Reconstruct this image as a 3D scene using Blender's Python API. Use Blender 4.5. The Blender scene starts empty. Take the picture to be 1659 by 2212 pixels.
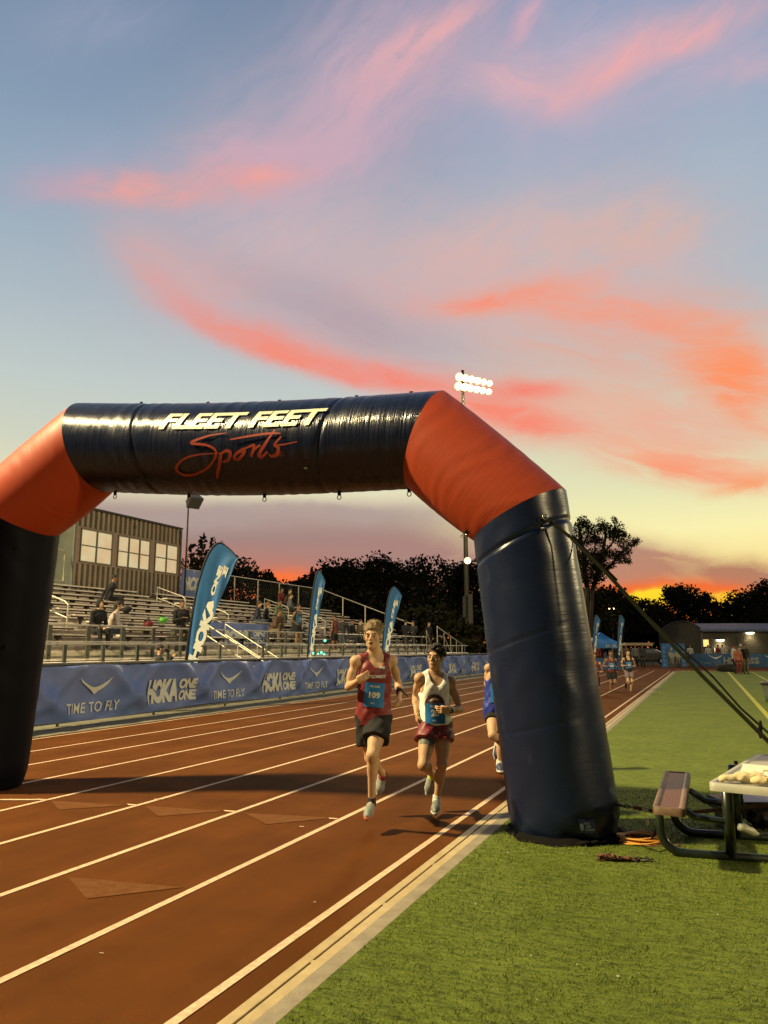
import bpy, bmesh, math, random
import numpy as np
from mathutils import Vector, Matrix
R=math.radians
SC=bpy.context.scene; COL=SC.collection
# ------------------------------------------------------------------ camera
# world axes: +Y runs along the straight of the track, +X across the field, Z up; the photographer stands at the origin
PITCH,YAW,EYE=R(9.826),R(22.147),1.6
cam=bpy.data.cameras.new('camera'); camo=bpy.data.objects.new('camera',cam); COL.objects.link(camo)
cam.sensor_fit='HORIZONTAL'; cam.sensor_width=36; cam.lens=36*3060/3024; cam.clip_end=2000; cam.clip_start=0.05
camo.location=(0,0,EYE); camo.rotation_euler=(R(90)+PITCH,0,YAW); SC.camera=camo
SC.render.resolution_x=768; SC.render.resolution_y=1024
SC.render.engine='CYCLES'
SC.view_settings.view_transform='Standard'; SC.view_settings.look='None'
SC.view_settings.exposure=0.0; SC.view_settings.gamma=1.0
FPX=3060/3024*1659; CX,CY=829.5,1106
def ray(px,py):
    x=px-CX; u=CY-py
    up=u*math.cos(PITCH)+FPX*math.sin(PITCH); fw=FPX*math.cos(PITCH)-u*math.sin(PITCH)
    return np.array([x*math.cos(YAW)-fw*math.sin(YAW), x*math.sin(YAW)+fw*math.cos(YAW), up])
O0=np.array([0,0,EYE])
def G(px,py,z=0.0):
    r=ray(px,py); return O0+r*((z-EYE)/r[2])
def PX(px,py,x):
    r=ray(px,py); return O0+r*(x/r[0])
def PY(px,py,y):
    r=ray(px,py); return O0+r*(y/r[1])
def PD(px,py,d):      # point on the sight line at horizontal distance d along the view
    r=ray(px,py); f=-r[0]*math.sin(YAW)+r[1]*math.cos(YAW); return O0+r*(d/f)
# ------------------------------------------------------------------ light
def lin(c):
    return tuple((v/255/12.92 if v/255<=0.04045 else ((v/255+0.055)/1.055)**2.4) for v in c)
def flood(name,loc,aim,power,size,col):
    l=bpy.data.lights.new(name,'AREA'); l.energy=power; l.color=col; l.shape='RECTANGLE'; l.size=size[0]; l.size_y=size[1]
    l.spread=R(150)
    o=bpy.data.objects.new(name,l); COL.objects.link(o); o.location=loc
    o.rotation_euler=(Vector(aim)-Vector(loc)).to_track_quat('-Z','Y').to_euler(); return o
WARM=(1.0,0.80,0.42)
# the four floodlight towers of the field: near left, far left (the one in the picture), near right, far right
flood('stadium_flood_near_left',(-24.5,-2.6,22.0),(-1,12,0),17500,(1.7,0.8),WARM)
flood('stadium_flood_far_left',(-24,80,24.5),(6,30,0),6000,(3.5,1.2),WARM)
flood('stadium_flood_near_right',(62,-12,24),(6,12,0),14000,(3.5,1.2),WARM)
flood('stadium_flood_far_right',(62,72,24),(10,26,0),9000,(3.5,1.2),WARM)
# ------------------------------------------------------------------ world
W=bpy.data.worlds.new("World"); SC.world=W; W.use_nodes=True
def build_sky():
    nt=W.node_tree; nt.nodes.clear(); N=nt.nodes; L=nt.links
    def node(t,tree=None,**k):
        n=(tree or nt).nodes.new(t)
        for a,b in k.items(): setattr(n,a,b)
        return n
    def mth(tr,op,a,b=None,c=None,clamp=False):
        n=tr.nodes.new('ShaderNodeMath'); n.operation=op; n.use_clamp=clamp
        for i,v in enumerate((a,b,c)):
            if v is None: continue
            if isinstance(v,(int,float)): n.inputs[i].default_value=v
            else: tr.links.new(v,n.inputs[i])
        return n.outputs[0]
    tc=node('ShaderNodeTexCoord')
    rot=node('ShaderNodeVectorRotate',rotation_type='Z_AXIS'); rot.inputs['Angle'].default_value=-YAW
    L.new(tc.outputs['Generated'],rot.inputs['Vector'])
    sep=node('ShaderNodeSeparateXYZ'); L.new(rot.outputs[0],sep.inputs[0])
    az=mth(nt,'ARCTAN2',sep.outputs[0],sep.outputs[1])     # azimuth from the sunset side, right positive
    el=mth(nt,'ARCSINE',sep.outputs[2])
    # slow warp so that every edge is ragged
    cmb=node('ShaderNodeCombineXYZ'); L.new(az,cmb.inputs[0]); L.new(el,cmb.inputs[1])
    nz=node('ShaderNodeTexNoise'); nz.inputs['Scale'].default_value=5.0; nz.inputs['Detail'].default_value=8; nz.inputs['Roughness'].default_value=.62
    L.new(cmb.outputs[0],nz.inputs['Vector'])
    sc=node('ShaderNodeSeparateColor'); L.new(nz.outputs['Color'],sc.inputs[0])
    azw=mth(nt,'ADD',az,mth(nt,'MULTIPLY',mth(nt,'SUBTRACT',sc.outputs[0],.5),.10))
    elw=mth(nt,'ADD',el,mth(nt,'MULTIPLY',mth(nt,'SUBTRACT',sc.outputs[1],.5),.05))
    # clear-sky gradient by elevation, west side
    def ramp(fac,stops):
        r=node('ShaderNodeValToRGB'); cr=r.color_ramp; cr.interpolation='EASE' if False else 'LINEAR'
        while len(cr.elements)<len(stops): cr.elements.new(0.5)
        for e,(p,c) in zip(cr.elements,stops): e.position=p; e.color=(*lin(c),1)
        L.new(fac,r.inputs[0]); return r.outputs[0]
    eln=mth(nt,'MULTIPLY',el,1/ R(90.),clamp=True)
    d=lambda y:(9.826+math.degrees(math.atan((1106-y)/FPX)))/90
    west=ramp(eln,[(0,(236,120,50)),(d(1320),(244,180,90)),(d(1240),(248,224,146)),(d(1160),(248,238,172)),(d(1060),(224,224,180)),(d(960),(212,216,186)),(d(860),(200,208,190)),(d(720),(172,188,194)),(d(520),(156,178,196)),(d(280),(142,166,192)),(d(0),(124,148,180)),(.75,(90,112,150)),(1,(74,94,134))])
    left=ramp(eln,[(0,(190,84,52)),(d(1270),(216,106,68)),(d(1225),(186,120,106)),(d(1165),(158,128,124)),(d(1110),(176,154,144)),(d(1068),(228,220,184)),(d(980),(206,210,190)),(d(860),(192,202,198)),(d(700),(172,186,194)),(d(500),(150,170,188)),(d(300),(132,154,178)),(d(0),(112,134,162)),(1,(74,94,134))])
    east=ramp(eln,[(0,(36,32,36)),(.12,(48,46,56)),(.35,(48,56,78)),(.7,(62,78,112)),(1,(74,94,134))])
    def mixc(f,a,b):
        m=node('ShaderNodeMix',data_type='RGBA'); 
        if isinstance(f,(int,float)): m.inputs[0].default_value=f
        else: L.new(f,m.inputs[0])
        for s,v in ((6,a),(7,b)):
            if isinstance(v,tuple): m.inputs[s].default_value=(*v,1)
            else: L.new(v,m.inputs[s])
        return m.outputs[2]
    def mr(v,a,b,smooth=True):
        m=node('ShaderNodeMapRange'); m.interpolation_type='SMOOTHSTEP' if smooth else 'LINEAR'
        L.new(v,m.inputs[0]); m.inputs[1].default_value=a; m.inputs[2].default_value=b; return m.outputs[0]
    col=mixc(mr(az,-.02,.22),left,west)
    warp=node('ShaderNodeCombineXYZ'); L.new(azw,warp.inputs[0]); L.new(elw,warp.inputs[1])
    # three shared grain fields: rising streaks, falling streaks, billows
    def grain(angle,sc_,seed):
        mp=node('ShaderNodeMapping',vector_type='TEXTURE'); mp.inputs['Rotation'].default_value=(0,0,R(angle)); mp.inputs['Scale'].default_value=(1/sc_[0],1/sc_[1],1); mp.inputs['Location'].default_value=(0,0,seed)
        L.new(warp.outputs[0],mp.inputs[0])
        n=node('ShaderNodeTexNoise'); n.inputs['Scale'].default_value=1.0; n.inputs['Detail'].default_value=7; n.inputs['Roughness'].default_value=.6; n.inputs['Distortion'].default_value=.6
        L.new(mp.outputs[0],n.inputs['Vector']); return mth(nt,'SUBTRACT',n.outputs['Fac'],.5)
    GR=[grain(32,(11,52),3.1),grain(-14,(9,50),7.7),grain(6,(16,38),11.3)]
    def ae(px,py):
        r=ray(px,py); f=-r[0]*math.sin(YAW)+r[1]*math.cos(YAW); rx=r[0]*math.cos(YAW)+r[1]*math.sin(YAW)
        return math.atan2(rx,f), math.atan2(r[2],math.hypot(rx,f))
    K=1/FPX
    def streak(x0,y0,x1,y1,wu,wd,colr,s,bend=0.0,grain=1.6):
        nonlocal col
        if y1<1060: q=.20 if colr[2]>112 else .12; colr=(colr[0],colr[1]+max(0,colr[0]-colr[1]-20)*q,colr[2]+max(0,colr[0]-colr[2]-20)*q*.45)
        a0,e0=ae(x0,y0); a1,e1=ae(x1,y1); ca,ce=(a0+a1)/2,(e0+e1)/2
        ln=math.hypot(a1-a0,e1-e0)/2*1.06; th=math.atan2(e1-e0,a1-a0)
        mp=node('ShaderNodeMapping',vector_type='TEXTURE'); mp.inputs['Location'].default_value=(ca,ce,0); mp.inputs['Rotation'].default_value=(0,0,th); mp.inputs['Scale'].default_value=(ln,wu*K,1)
        L.new(warp.outputs[0],mp.inputs[0]); sp=node('ShaderNodeSeparateXYZ'); L.new(mp.outputs[0],sp.inputs[0])
        u,v=sp.outputs[0],sp.outputs[1]
        u2=mth(nt,'MULTIPLY',u,u)
        if bend: v=mth(nt,'MULTIPLY_ADD',u2,-bend/wu,v)
        if wd!=wu: v=mth(nt,'MULTIPLY_ADD',mth(nt,'MINIMUM',v,0.0),wu/wd-1,v)
        r2=mth(nt,'MULTIPLY_ADD',v,v,u2)
        mask=mth(nt,'POWER',.22,r2)
        gi=0 if math.degrees(th)>10 else (1 if math.degrees(th)<-6 else 2)
        f=mth(nt,'MULTIPLY',mask,mth(nt,'MULTIPLY_ADD',GR[gi],grain*s*1.9,s*.92),clamp=True)
        col=mixc(f,col,lin(colr))
    S=streak
    # high thin veil, mauve
    S(300,600,900,440,260,190,(202,176,182),.9,0,.6)
    S(700,640,1700,470,230,220,(212,178,176),.85,0,.6)
    S(520,300,1060,20,170,170,(190,166,184),1.0,0,.8)
    S(950,180,1700,20,150,150,(184,172,192),.85,0,.9)
    S(0,380,330,330,80,60,(156,166,190),.6,0,1.0)
    S(0,60,420,20,80,60,(150,158,184),.6,0,1.0)
    S(1500,260,1659,560,120,100,(166,184,198),.6,0,.6)
    # top pink streaks
    S(680,270,1040,10,50,46,(214,162,176),.85,0,1.6)
    S(760,160,1030,20,30,26,(232,162,168),.6,0,1.8)
    S(560,420,860,210,70,60,(200,166,184),.7,0,1.6)
    S(1080,110,1200,-40,36,30,(212,162,182),.7,0,1.6)
    S(960,170,1320,190,64,46,(216,168,180),.85,0,1.2)
    S(1180,220,1640,-20,50,34,(234,160,166),.9,-14,1.2)
    S(1500,170,1700,110,40,40,(204,170,186),.6,0,1.4)
    # left pink cloud
    S(120,395,500,418,46,36,(226,150,156),.9,0,1.6)
    S(180,398,440,424,24,20,(240,148,144),.8,0,1.8)
    S(400,400,680,345,52,40,(224,152,158),.85,0,1.5)
    S(520,372,640,366,24,22,(240,148,146),.8,0,1.4)
    S(370,330,800,280,50,44,(202,164,182),.8,0,1.6)
    S(30,400,200,395,34,30,(190,162,180),.7,0,1.4)
    # mid right salmon veils
    S(800,640,1180,460,80,60,(220,172,166),.75,0,1.5)
    S(1150,510,1560,470,80,60,(216,172,162),.7,0,1.5)
    S(220,500,420,640,110,80,(204,168,172),.8,0,1.2)
    S(330,570,560,640,70,50,(226,160,156),.5,0,1.2)
    S(600,660,1060,640,140,100,(202,172,176),.8,0,.7)
    S(1000,720,1700,780,130,110,(222,164,150),.85,0,1.0)
    S(1000,880,1700,920,110,90,(226,170,150),.85,0,1.0)
    # the long sweeping red streak and the grey shade above it
    S(420,560,1060,800,70,70,(170,148,160),.6,24,.5)
    S(270,600,700,800,56,34,(222,142,144),.8,40,.8)
    S(360,680,900,850,48,26,(240,124,114),1.05,24,.7)
    S(600,770,1060,850,40,26,(246,118,104),.85,16,.7)
    S(880,840,1300,950,54,44,(246,124,106),1.05,-4,.9)
    S(1040,840,1230,850,28,26,(244,118,104),.9,0,1.0)
    # right red bank
    S(900,680,1330,600,34,32,(240,140,122),.95,20,1.7)
    S(960,668,1200,620,18,16,(246,132,112),.7,10,1.7)
    S(1100,640,1640,700,60,44,(238,144,126),1.0,10,1.5)
    S(1440,700,1700,850,80,70,(240,146,118),.9,20,1.2)
    S(1500,730,1720,930,80,70,(252,134,88),1.0,0,1.4)
    S(1250,960,1700,1030,60,44,(244,150,120),1.0,-10,1.5)
    S(1300,1010,1700,1030,26,22,(250,134,98),.7,-6,1.6)
    S(1530,1060,1700,1036,18,18,(248,136,88),.8,0,1.5)
    S(1200,880,1600,930,60,50,(234,166,144),.85,0,1.5)
    # low smoky bank, ragged top on the left, rising again on the right
    S(160,1118,700,1108,22,40,(172,152,146),.9,0,1.8)
    S(560,1098,960,1112,16,34,(176,156,148),.9,0,1.8)
    S(640,1170,1180,1220,60,80,(166,126,120),1.2,0,.6)
    S(1100,1200,1540,1240,54,60,(184,130,108),1.7,-8,.9)
    S(1180,1180,1400,1190,24,30,(172,134,118),.9,0,1.6)
    S(1440,1238,1800,1250,34,44,(176,122,98),1.5,0,1.0)
    S(1250,1272,1720,1282,24,40,(238,104,50),1.6,0,.7)
    S(1100,1330,1700,1320,40,80,(226,92,40),1.2,0,.8)
    S(520,1250,700,1254,20,34,(250,112,52),1.4,0,.7)
    S(640,1300,1100,1300,34,70,(206,84,50),1.2,0,.8)
    S(1362,1292,1478,1290,15,60,(255,214,40),2.6,-3,.6)
    S(1520,1292,1640,1290,11,60,(255,190,50),2.2,0,.8)
    S(1440,1320,1560,1320,14,40,(255,130,30),1.5,0,.8)
    # dusk on the eastern side behind the camera
    aw=mth(nt,'ABSOLUTE',az)
    col=mixc(mr(aw,.6,1.25),col,east)
    # below the horizon
    col=mixc(mr(el,-.05,0.0),(.02,.018,.015),col)
    # a trace of the physical dusk sky, sun just under the horizon on the sunset side
    nish=node('ShaderNodeTexSky',sky_type='NISHITA'); nish.sun_disc=False; nish.sun_elevation=R(-2.0); nish.sun_rotation=R(0.6)
    bg2=node('ShaderNodeBackground'); L.new(nish.outputs[0],bg2.inputs[0]); bg2.inputs[1].default_value=.05
    bg=node('ShaderNodeBackground'); L.new(col,bg.inputs[0]); bg.inputs[1].default_value=1.0
    ad=node('ShaderNodeAddShader'); L.new(bg.outputs[0],ad.inputs[0]); L.new(bg2.outputs[0],ad.inputs[1])
    W.cycles.sampling_method='MANUAL'; W.cycles.sample_map_resolution=256
    out=node('ShaderNodeOutputWorld'); L.new(ad.outputs[0],out.inputs[0])
build_sky()
# ------------------------------------------------------------------ materials
MATS={}
def mat(name,color,rough=.7,metal=0.0,var=0.0,vscale=8.0,bump=0.0,bscale=40.0,spec=.5,emit=None,estr=0.0,coat=0.0,color2=None,stretch=None,sheen=0.0,trans=0.0,alpha=1.0,detail=5):
    if name in MATS: return MATS[name]
    m=bpy.data.materials.new(name); m.use_nodes=True; nt=m.node_tree; b=nt.nodes['Principled BSDF']
    b.inputs['Roughness'].default_value=rough; b.inputs['Metallic'].default_value=metal
    b.inputs['Specular IOR Level'].default_value=spec; b.inputs['Coat Weight'].default_value=coat
    b.inputs['Base Color'].default_value=(*color,1)
    b.inputs['Sheen Weight'].default_value=sheen
    b.inputs['Transmission Weight'].default_value=trans; b.inputs['Alpha'].default_value=alpha
    if emit:
        b.inputs['Emission Strength'].default_value=estr
        if emit!='base': b.inputs['Emission Color'].default_value=(*emit,1)
    if var>0 or bump>0:
        tc=nt.nodes.new('ShaderNodeTexCoord'); mp=nt.nodes.new('ShaderNodeMapping'); nt.links.new(tc.outputs['Object'],mp.inputs[0])
        if stretch: mp.inputs['Scale'].default_value=stretch
    if var>0:
        n=nt.nodes.new('ShaderNodeTexNoise'); n.inputs['Scale'].default_value=vscale; n.inputs['Detail'].default_value=detail; n.inputs['Roughness'].default_value=.6
        nt.links.new(mp.outputs[0],n.inputs['Vector'])
        mr=nt.nodes.new('ShaderNodeMapRange'); mr.inputs[1].default_value=.3; mr.inputs[2].default_value=.7; nt.links.new(n.outputs[0],mr.inputs[0])
        mx=nt.nodes.new('ShaderNodeMix'); mx.data_type='RGBA'; nt.links.new(mr.outputs[0],mx.inputs[0])
        c2=color2 or tuple(c*(1-var) for c in color); c1=color if color2 else tuple(min(1,c*(1+var)) for c in color)
        mx.inputs[6].default_value=(*c1,1); mx.inputs[7].default_value=(*c2,1); nt.links.new(mx.outputs[2],b.inputs['Base Color'])
        if emit=='base': nt.links.new(mx.outputs[2],b.inputs['Emission Color'])
    if bump>0:
        n=nt.nodes.new('ShaderNodeTexNoise'); n.inputs['Scale'].default_value=bscale; n.inputs['Detail'].default_value=4
        nt.links.new(mp.outputs[0],n.inputs['Vector'])
        bp=nt.nodes.new('ShaderNodeBump'); bp.inputs['Strength'].default_value=bump; bp.inputs['Distance'].default_value=.02
        nt.links.new(n.outputs[0],bp.inputs['Height']); nt.links.new(bp.outputs[0],b.inputs['Normal'])
    MATS[name]=m; return m
# ------------------------------------------------------------------ mesh helpers
V=lambda *a: np.array(a,float)
def unit(v): v=np.asarray(v,float); return v/max(np.linalg.norm(v),1e-9)
class MB:
    def __init__(s): s.v=[]; s.f=[]
    def add(s,vs,fs):
        n=len(s.v); s.v.extend([tuple(map(float,p)) for p in vs]); s.f.extend([tuple(i+n for i in f) for f in fs]); return s
    def box(s,a,b):
        (x0,y0,z0),(x1,y1,z1)=a,b
        return s.add([(x0,y0,z0),(x1,y0,z0),(x1,y1,z0),(x0,y1,z0),(x0,y0,z1),(x1,y0,z1),(x1,y1,z1),(x0,y1,z1)],[(0,3,2,1),(4,5,6,7),(0,1,5,4),(1,2,6,5),(2,3,7,6),(3,0,4,7)])
    def bar(s,p,q,w,h,up=(0,0,1)):   # rectangular bar from p to q
        p=np.array(p,float); q=np.array(q,float); d=unit(q-p); r=np.cross(d,up)
        if np.linalg.norm(r)<1e-4: r=np.cross(d,(0,1,0))
        r=unit(r); u=np.cross(r,d); vs=[]
        for c in (p,q):
            for a,b in ((-1,-1),(1,-1),(1,1),(-1,1)): vs.append(c+r*a*w/2+u*b*h/2)
        return s.add(vs,[(3,2,1,0),(4,5,6,7),(0,1,5,4),(1,2,6,5),(2,3,7,6),(3,0,4,7)])
    def tube(s,pts,r,n=8,closed=False,cap=True):
        pts=[np.array(p,float) for p in pts]; m=len(pts); rs=r if hasattr(r,'__len__') else [r]*m
        prev=None; rings=[]
        for i,p in enumerate(pts):
            a=pts[i-1] if (i>0 or closed) else p; b=pts[(i+1)%m] if (i<m-1 or closed) else p
            d=unit(b-a)
            if prev is None:
                t=V(0,0,1) if abs(d[2])<.9 else V(1,0,0); u=unit(np.cross(d,t))
            else:
                u=prev-d*np.dot(prev,d); u=unit(u)
            prev=u; w=np.cross(d,u)
            rings.append([p+rs[i]*(math.cos(2*math.pi*k/n)*u+math.sin(2*math.pi*k/n)*w) for k in range(n)])
        vs=[q for r_ in rings for q in r_]; fs=[]
        for i in range(m if closed else m-1):
            j=(i+1)%m
            for k in range(n): fs.append((i*n+k,i*n+(k+1)%n,j*n+(k+1)%n,j*n+k))
        if cap and not closed: fs.append(tuple(range(n-1,-1,-1))); fs.append(tuple((m-1)*n+k for k in range(n)))
        return s.add(vs,fs)
    def lathe(s,prof,c,n=24,axis=(0,0,1)):
        ax=unit(axis); t=V(1,0,0) if abs(ax[0])<.9 else V(0,1,0); u=unit(np.cross(ax,t)); w=np.cross(ax,u); c=np.array(c,float); vs=[]; fs=[]
        for r,z in prof: vs+= [c+ax*z+r*(math.cos(2*math.pi*k/n)*u+math.sin(2*math.pi*k/n)*w) for k in range(n)]
        for i in range(len(prof)-1):
            for k in range(n): fs.append((i*n+k,i*n+(k+1)%n,(i+1)*n+(k+1)%n,(i+1)*n+k))
        fs.append(tuple(range(n-1,-1,-1))); fs.append(tuple((len(prof)-1)*n+k for k in range(n)))
        return s.add(vs,fs)
    def grid(s,fn,nu,nv):
        vs=[fn(i/nu,j/nv) for j in range(nv+1) for i in range(nu+1)]
        fs=[(j*(nu+1)+i,j*(nu+1)+i+1,(j+1)*(nu+1)+i+1,(j+1)*(nu+1)+i) for j in range(nv) for i in range(nu)]
        return s.add(vs,fs)
    def prism(s,poly,d):     # planar outline poly (3d points) extruded by vector d
        n=len(poly); d=np.array(d,float); vs=[np.array(p,float) for p in poly]+[np.array(p,float)+d for p in poly]
        return s.add(vs,[tuple(range(n-1,-1,-1)),tuple(range(n,2*n))]+[(i,(i+1)%n,n+(i+1)%n,n+i) for i in range(n)])
    def build(s,name,m,parent=None,smooth=False,bevel=0.0):
        o=np.array(parent['_o']) if parent is not None else np.zeros(3)
        me=bpy.data.meshes.new(name); me.from_pydata([tuple(np.array(p)-o) for p in s.v],[],s.f); me.update()
        if m is not None: me.materials.append(m)
        return finish(name,me,parent,smooth,bevel)
def finish(name,me,parent,smooth,bevel=0):
    if smooth: me.polygons.foreach_set('use_smooth',[True]*len(me.polygons))
    ob=bpy.data.objects.new(name,me); COL.objects.link(ob)
    if bevel: 
        b=ob.modifiers.new('b','BEVEL'); b.width=bevel; b.segments=2; b.limit_method='ANGLE'; b.angle_limit=R(40)
    ob['_o']=list(parent['_o']) if parent is not None else [0.0,0.0,0.0]
    if parent is not None: ob.parent=parent
    return ob
def tag(o,label=None,cat=None,group=None,kind=None):
    if label: o['label']=label
    if cat: o['category']=cat
    if group: o['group']=group
    if kind: o['kind']=kind
    return o
def thing(name,loc,label,cat,group=None):
    o=bpy.data.objects.new(name,None); COL.objects.link(o); o.location=tuple(float(v) for v in loc); o.empty_display_size=.2
    o['_o']=[float(v) for v in loc]; return tag(o,label,cat,group)
def struct(name,mb,m,smooth=False): o=mb.build(name,m,None,smooth); o['kind']='structure'; return o
def dup(root,loc,label=None,rotz=0.0,scale=None):
    def cp(o,par):
        c=o.copy(); COL.objects.link(c); c.parent=par
        for ch in o.children: cp(ch,c)
        return c
    r=cp(root,None); r.location=tuple(float(v) for v in loc); r.rotation_euler=(0,0,rotz)
    if scale: r.scale=(scale,)*3
    if label: r['label']=label
    return r
# ------------------------------------------------------------------ lettering
def text2d(s,bold=0.0,shear=0.0,spacing=1.0,cuts=0,line=1.0):
    """flat letters as (verts Nx2 in a 0..1 x 0..1 box, faces)"""
    cu=bpy.data.curves.new('t','FONT'); cu.body=s; cu.offset=bold; cu.shear=shear; cu.space_character=spacing; cu.space_line=line; cu.resolution_u=3; cu.fill_mode='FRONT'
    ob=bpy.data.objects.new('t',cu); COL.objects.link(ob); bpy.context.view_layer.update()
    me=bpy.data.meshes.new_from_object(ob.evaluated_get(bpy.context.evaluated_depsgraph_get()))
    bpy.data.objects.remove(ob); bpy.data.curves.remove(cu)
    bm=bmesh.new(); bm.from_mesh(me); bpy.data.meshes.remove(me)
    bmesh.ops.remove_doubles(bm,verts=bm.verts,dist=1e-4)
    co=np.array([v.co[:2] for v in bm.verts]); lo=co.min(0); hi=co.max(0)
    for v in bm.verts: v.co.x=(v.co.x-lo[0])/(hi[0]-lo[0]); v.co.y=(v.co.y-lo[1])/(hi[1]-lo[1]); v.co.z=0
    if cuts:
        nx,ny=cuts
        for k in range(1,nx): bmesh.ops.bisect_plane(bm,geom=bm.verts[:]+bm.edges[:]+bm.faces[:],plane_co=(k/nx,0,0),plane_no=(1,0,0))
        for k in range(1,ny): bmesh.ops.bisect_plane(bm,geom=bm.verts[:]+bm.edges[:]+bm.faces[:],plane_co=(0,k/ny,0),plane_no=(0,1,0))
    bm.verts.ensure_lookup_table(); bm.verts.index_update()
    vs=np.array([v.co[:2] for v in bm.verts]); fs=[tuple(v.index for v in f.verts) for f in bm.faces]; bm.free()
    return vs,fs
def put2d(mb,vf,fn):
    vs,fs=vf; mb.add([fn(u,v) for u,v in vs],fs)
BIRD=[(0,1),(.02,.86),(.14,.62),(.30,.42),(.43,.30),(.50,0),(.60,.30),(.78,.50),(.90,.70),(.99,.96),(1,.99),(.96,.78),(.84,.42),(.70,.20),(.56,-.06)]
BIRD=[(0.0,1.0),(.10,.80),(.24,.60),(.38,.46),(.49,.41),(.57,.43),(.70,.55),(.86,.74),(1.0,1.0),(.97,.84),(.88,.60),(.74,.36),(.62,.20),(.51,0.0),(.44,.16),(.34,.32),(.20,.52),(.07,.76)]
def bird2d():
    # upper edge and lower edge strips joined into quads
    up=[(0,1),(.10,.80),(.24,.60),(.38,.46),(.49,.41),(.57,.43),(.70,.55),(.86,.74),(1,1)]
    lo=[(0,1),(.06,.76),(.19,.52),(.34,.31),(.51,0),(.63,.22),(.75,.37),(.90,.62),(1,1)]
    vs=up+lo; fs=[]
    for i in range(8): fs.append((i,9+i,9+i+1,i+1) if 0<i<7 else ((0,9+1,1) if i==0 else (7,16,8)))
    return np.array(vs,float),fs
def hoka2d():
    parts=[]
    def A(vf,x0,y0,w,h):
        vs,fs=vf; parts.append((np.c_[x0+vs[:,0]*w,y0+vs[:,1]*h],fs))
    A(text2d('HOKA',.06,.14,.86,(10,6)),0,0,.66,1)
    A(text2d('ONE',.055,.12,.92,(5,3)),.68,.53,.31,.45)
    A(text2d('ONE',.055,.12,.92,(5,3)),.69,.03,.31,.45)
    return parts
HOKA=hoka2d(); TTF=text2d('TIME TO FLY',.014,.12,1.05,(14,2)); BRD=bird2d()
# ------------------------------------------------------------------ signed distance bodies -> one continuous mesh
class Body:
    def __init__(s): s.p=[]
    def cone(s,a,b,ra,rb,k=.03,sub=False): s.p.append(('c',np.array(a,float),np.array(b,float),ra,rb,k,sub)); return s
    def ell(s,c,r,ax=None,k=.03,sub=False):   # ax: 3 rows = local axes
        s.p.append(('e',np.array(c,float),np.array(r,float),np.eye(3) if ax is None else np.array(ax,float),None,k,sub)); return s
    def bx(s,c,r,ax=None,rd=.01,k=.02,sub=False):
        s.p.append(('b',np.array(c,float),np.array(r,float),np.eye(3) if ax is None else np.array(ax,float),rd,k,sub)); return s
    def half(s,c,n,k=.01):       # keep the side the normal points away from
        s.p.append(('h',np.array(c,float),unit(n),None,None,k,True)); return s
    @staticmethod
    def dist(q,P):
        t,a,b,c,d,k,sub=q
        if t=='c':
            pa=P-a; ba=b-a; h=np.clip((pa@ba)/max(ba@ba,1e-9),0,1); return np.linalg.norm(pa-h[...,None]*ba,axis=-1)-(c+(d-c)*h)
        if t=='e':
            l=(P-a)@c.T; k0=np.linalg.norm(l/b,axis=-1); k1=np.linalg.norm(l/(b*b),axis=-1); return k0*(k0-1)/np.maximum(k1,1e-6)
        if t=='b':
            l=np.abs((P-a)@c.T)-(b-d); return np.linalg.norm(np.maximum(l,0),axis=-1)+np.minimum(l.max(-1),0)-d
        if t=='h': return -((P-a)@b)
    def ext(s,q):
        t=q[0]
        if t=='c': r=max(q[3],q[4]); return np.minimum(q[1],q[2])-r,np.maximum(q[1],q[2])+r
        r=np.linalg.norm(q[2]) if t=='b' else q[2].max(); return q[1]-r,q[1]+r
    def bounds(s,pad):
        E=[s.ext(q) for q in s.p if not q[6]]; return np.min([e[0] for e in E],0)-pad,np.max([e[1] for e in E],0)+pad
    def comb(s,F,d,k,sub):
        if sub:
            h=np.clip(.5-.5*(F+d)/k,0,1); return F*(1-h)+(-d)*h+k*h*(1-h)
        h=np.clip(.5+.5*(d-F)/k,0,1)if k>0 else 0; return d*(1-h)+F*h-k*h*(1-h)
    def at(s,P):
        P=np.asarray(P,float); F=np.full(P.shape[:-1],1.0)
        for q in s.p: F=s.comb(F,s.dist(q,P),q[5],q[6])
        return F
    def mesh(s,h,warp=None):
        lo,hi=s.bounds(h*3+.02); n=np.ceil((hi-lo)/h).astype(int)+1
        F=np.full(n,.3,np.float32); ax=[lo[i]+h*np.arange(n[i]) for i in range(3)]
        for q in s.p:
            if q[0]=='h': i0=np.zeros(3,int); i1=n
            else:
                a,b=s.ext(q); pad=q[5]+h*2+.03
                i0=np.clip(np.floor((a-pad-lo)/h).astype(int),0,n); i1=np.clip(np.ceil((b+pad-lo)/h).astype(int)+1,0,n)
            if (i1<=i0).any(): continue
            sl=tuple(slice(a,b) for a,b in zip(i0,i1))
            P=np.stack(np.meshgrid(*[ax[i][sl[i]] for i in range(3)],indexing='ij'),-1)
            F[sl]=s.comb(F[sl],s.dist(q,P),q[5],q[6])
        if warp is not None:
            P=np.stack(np.meshgrid(*ax,indexing='ij'),-1); m=np.abs(F)<.06; F[m]+=warp(P[m])
        return surfnets(F,lo,h)
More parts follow.
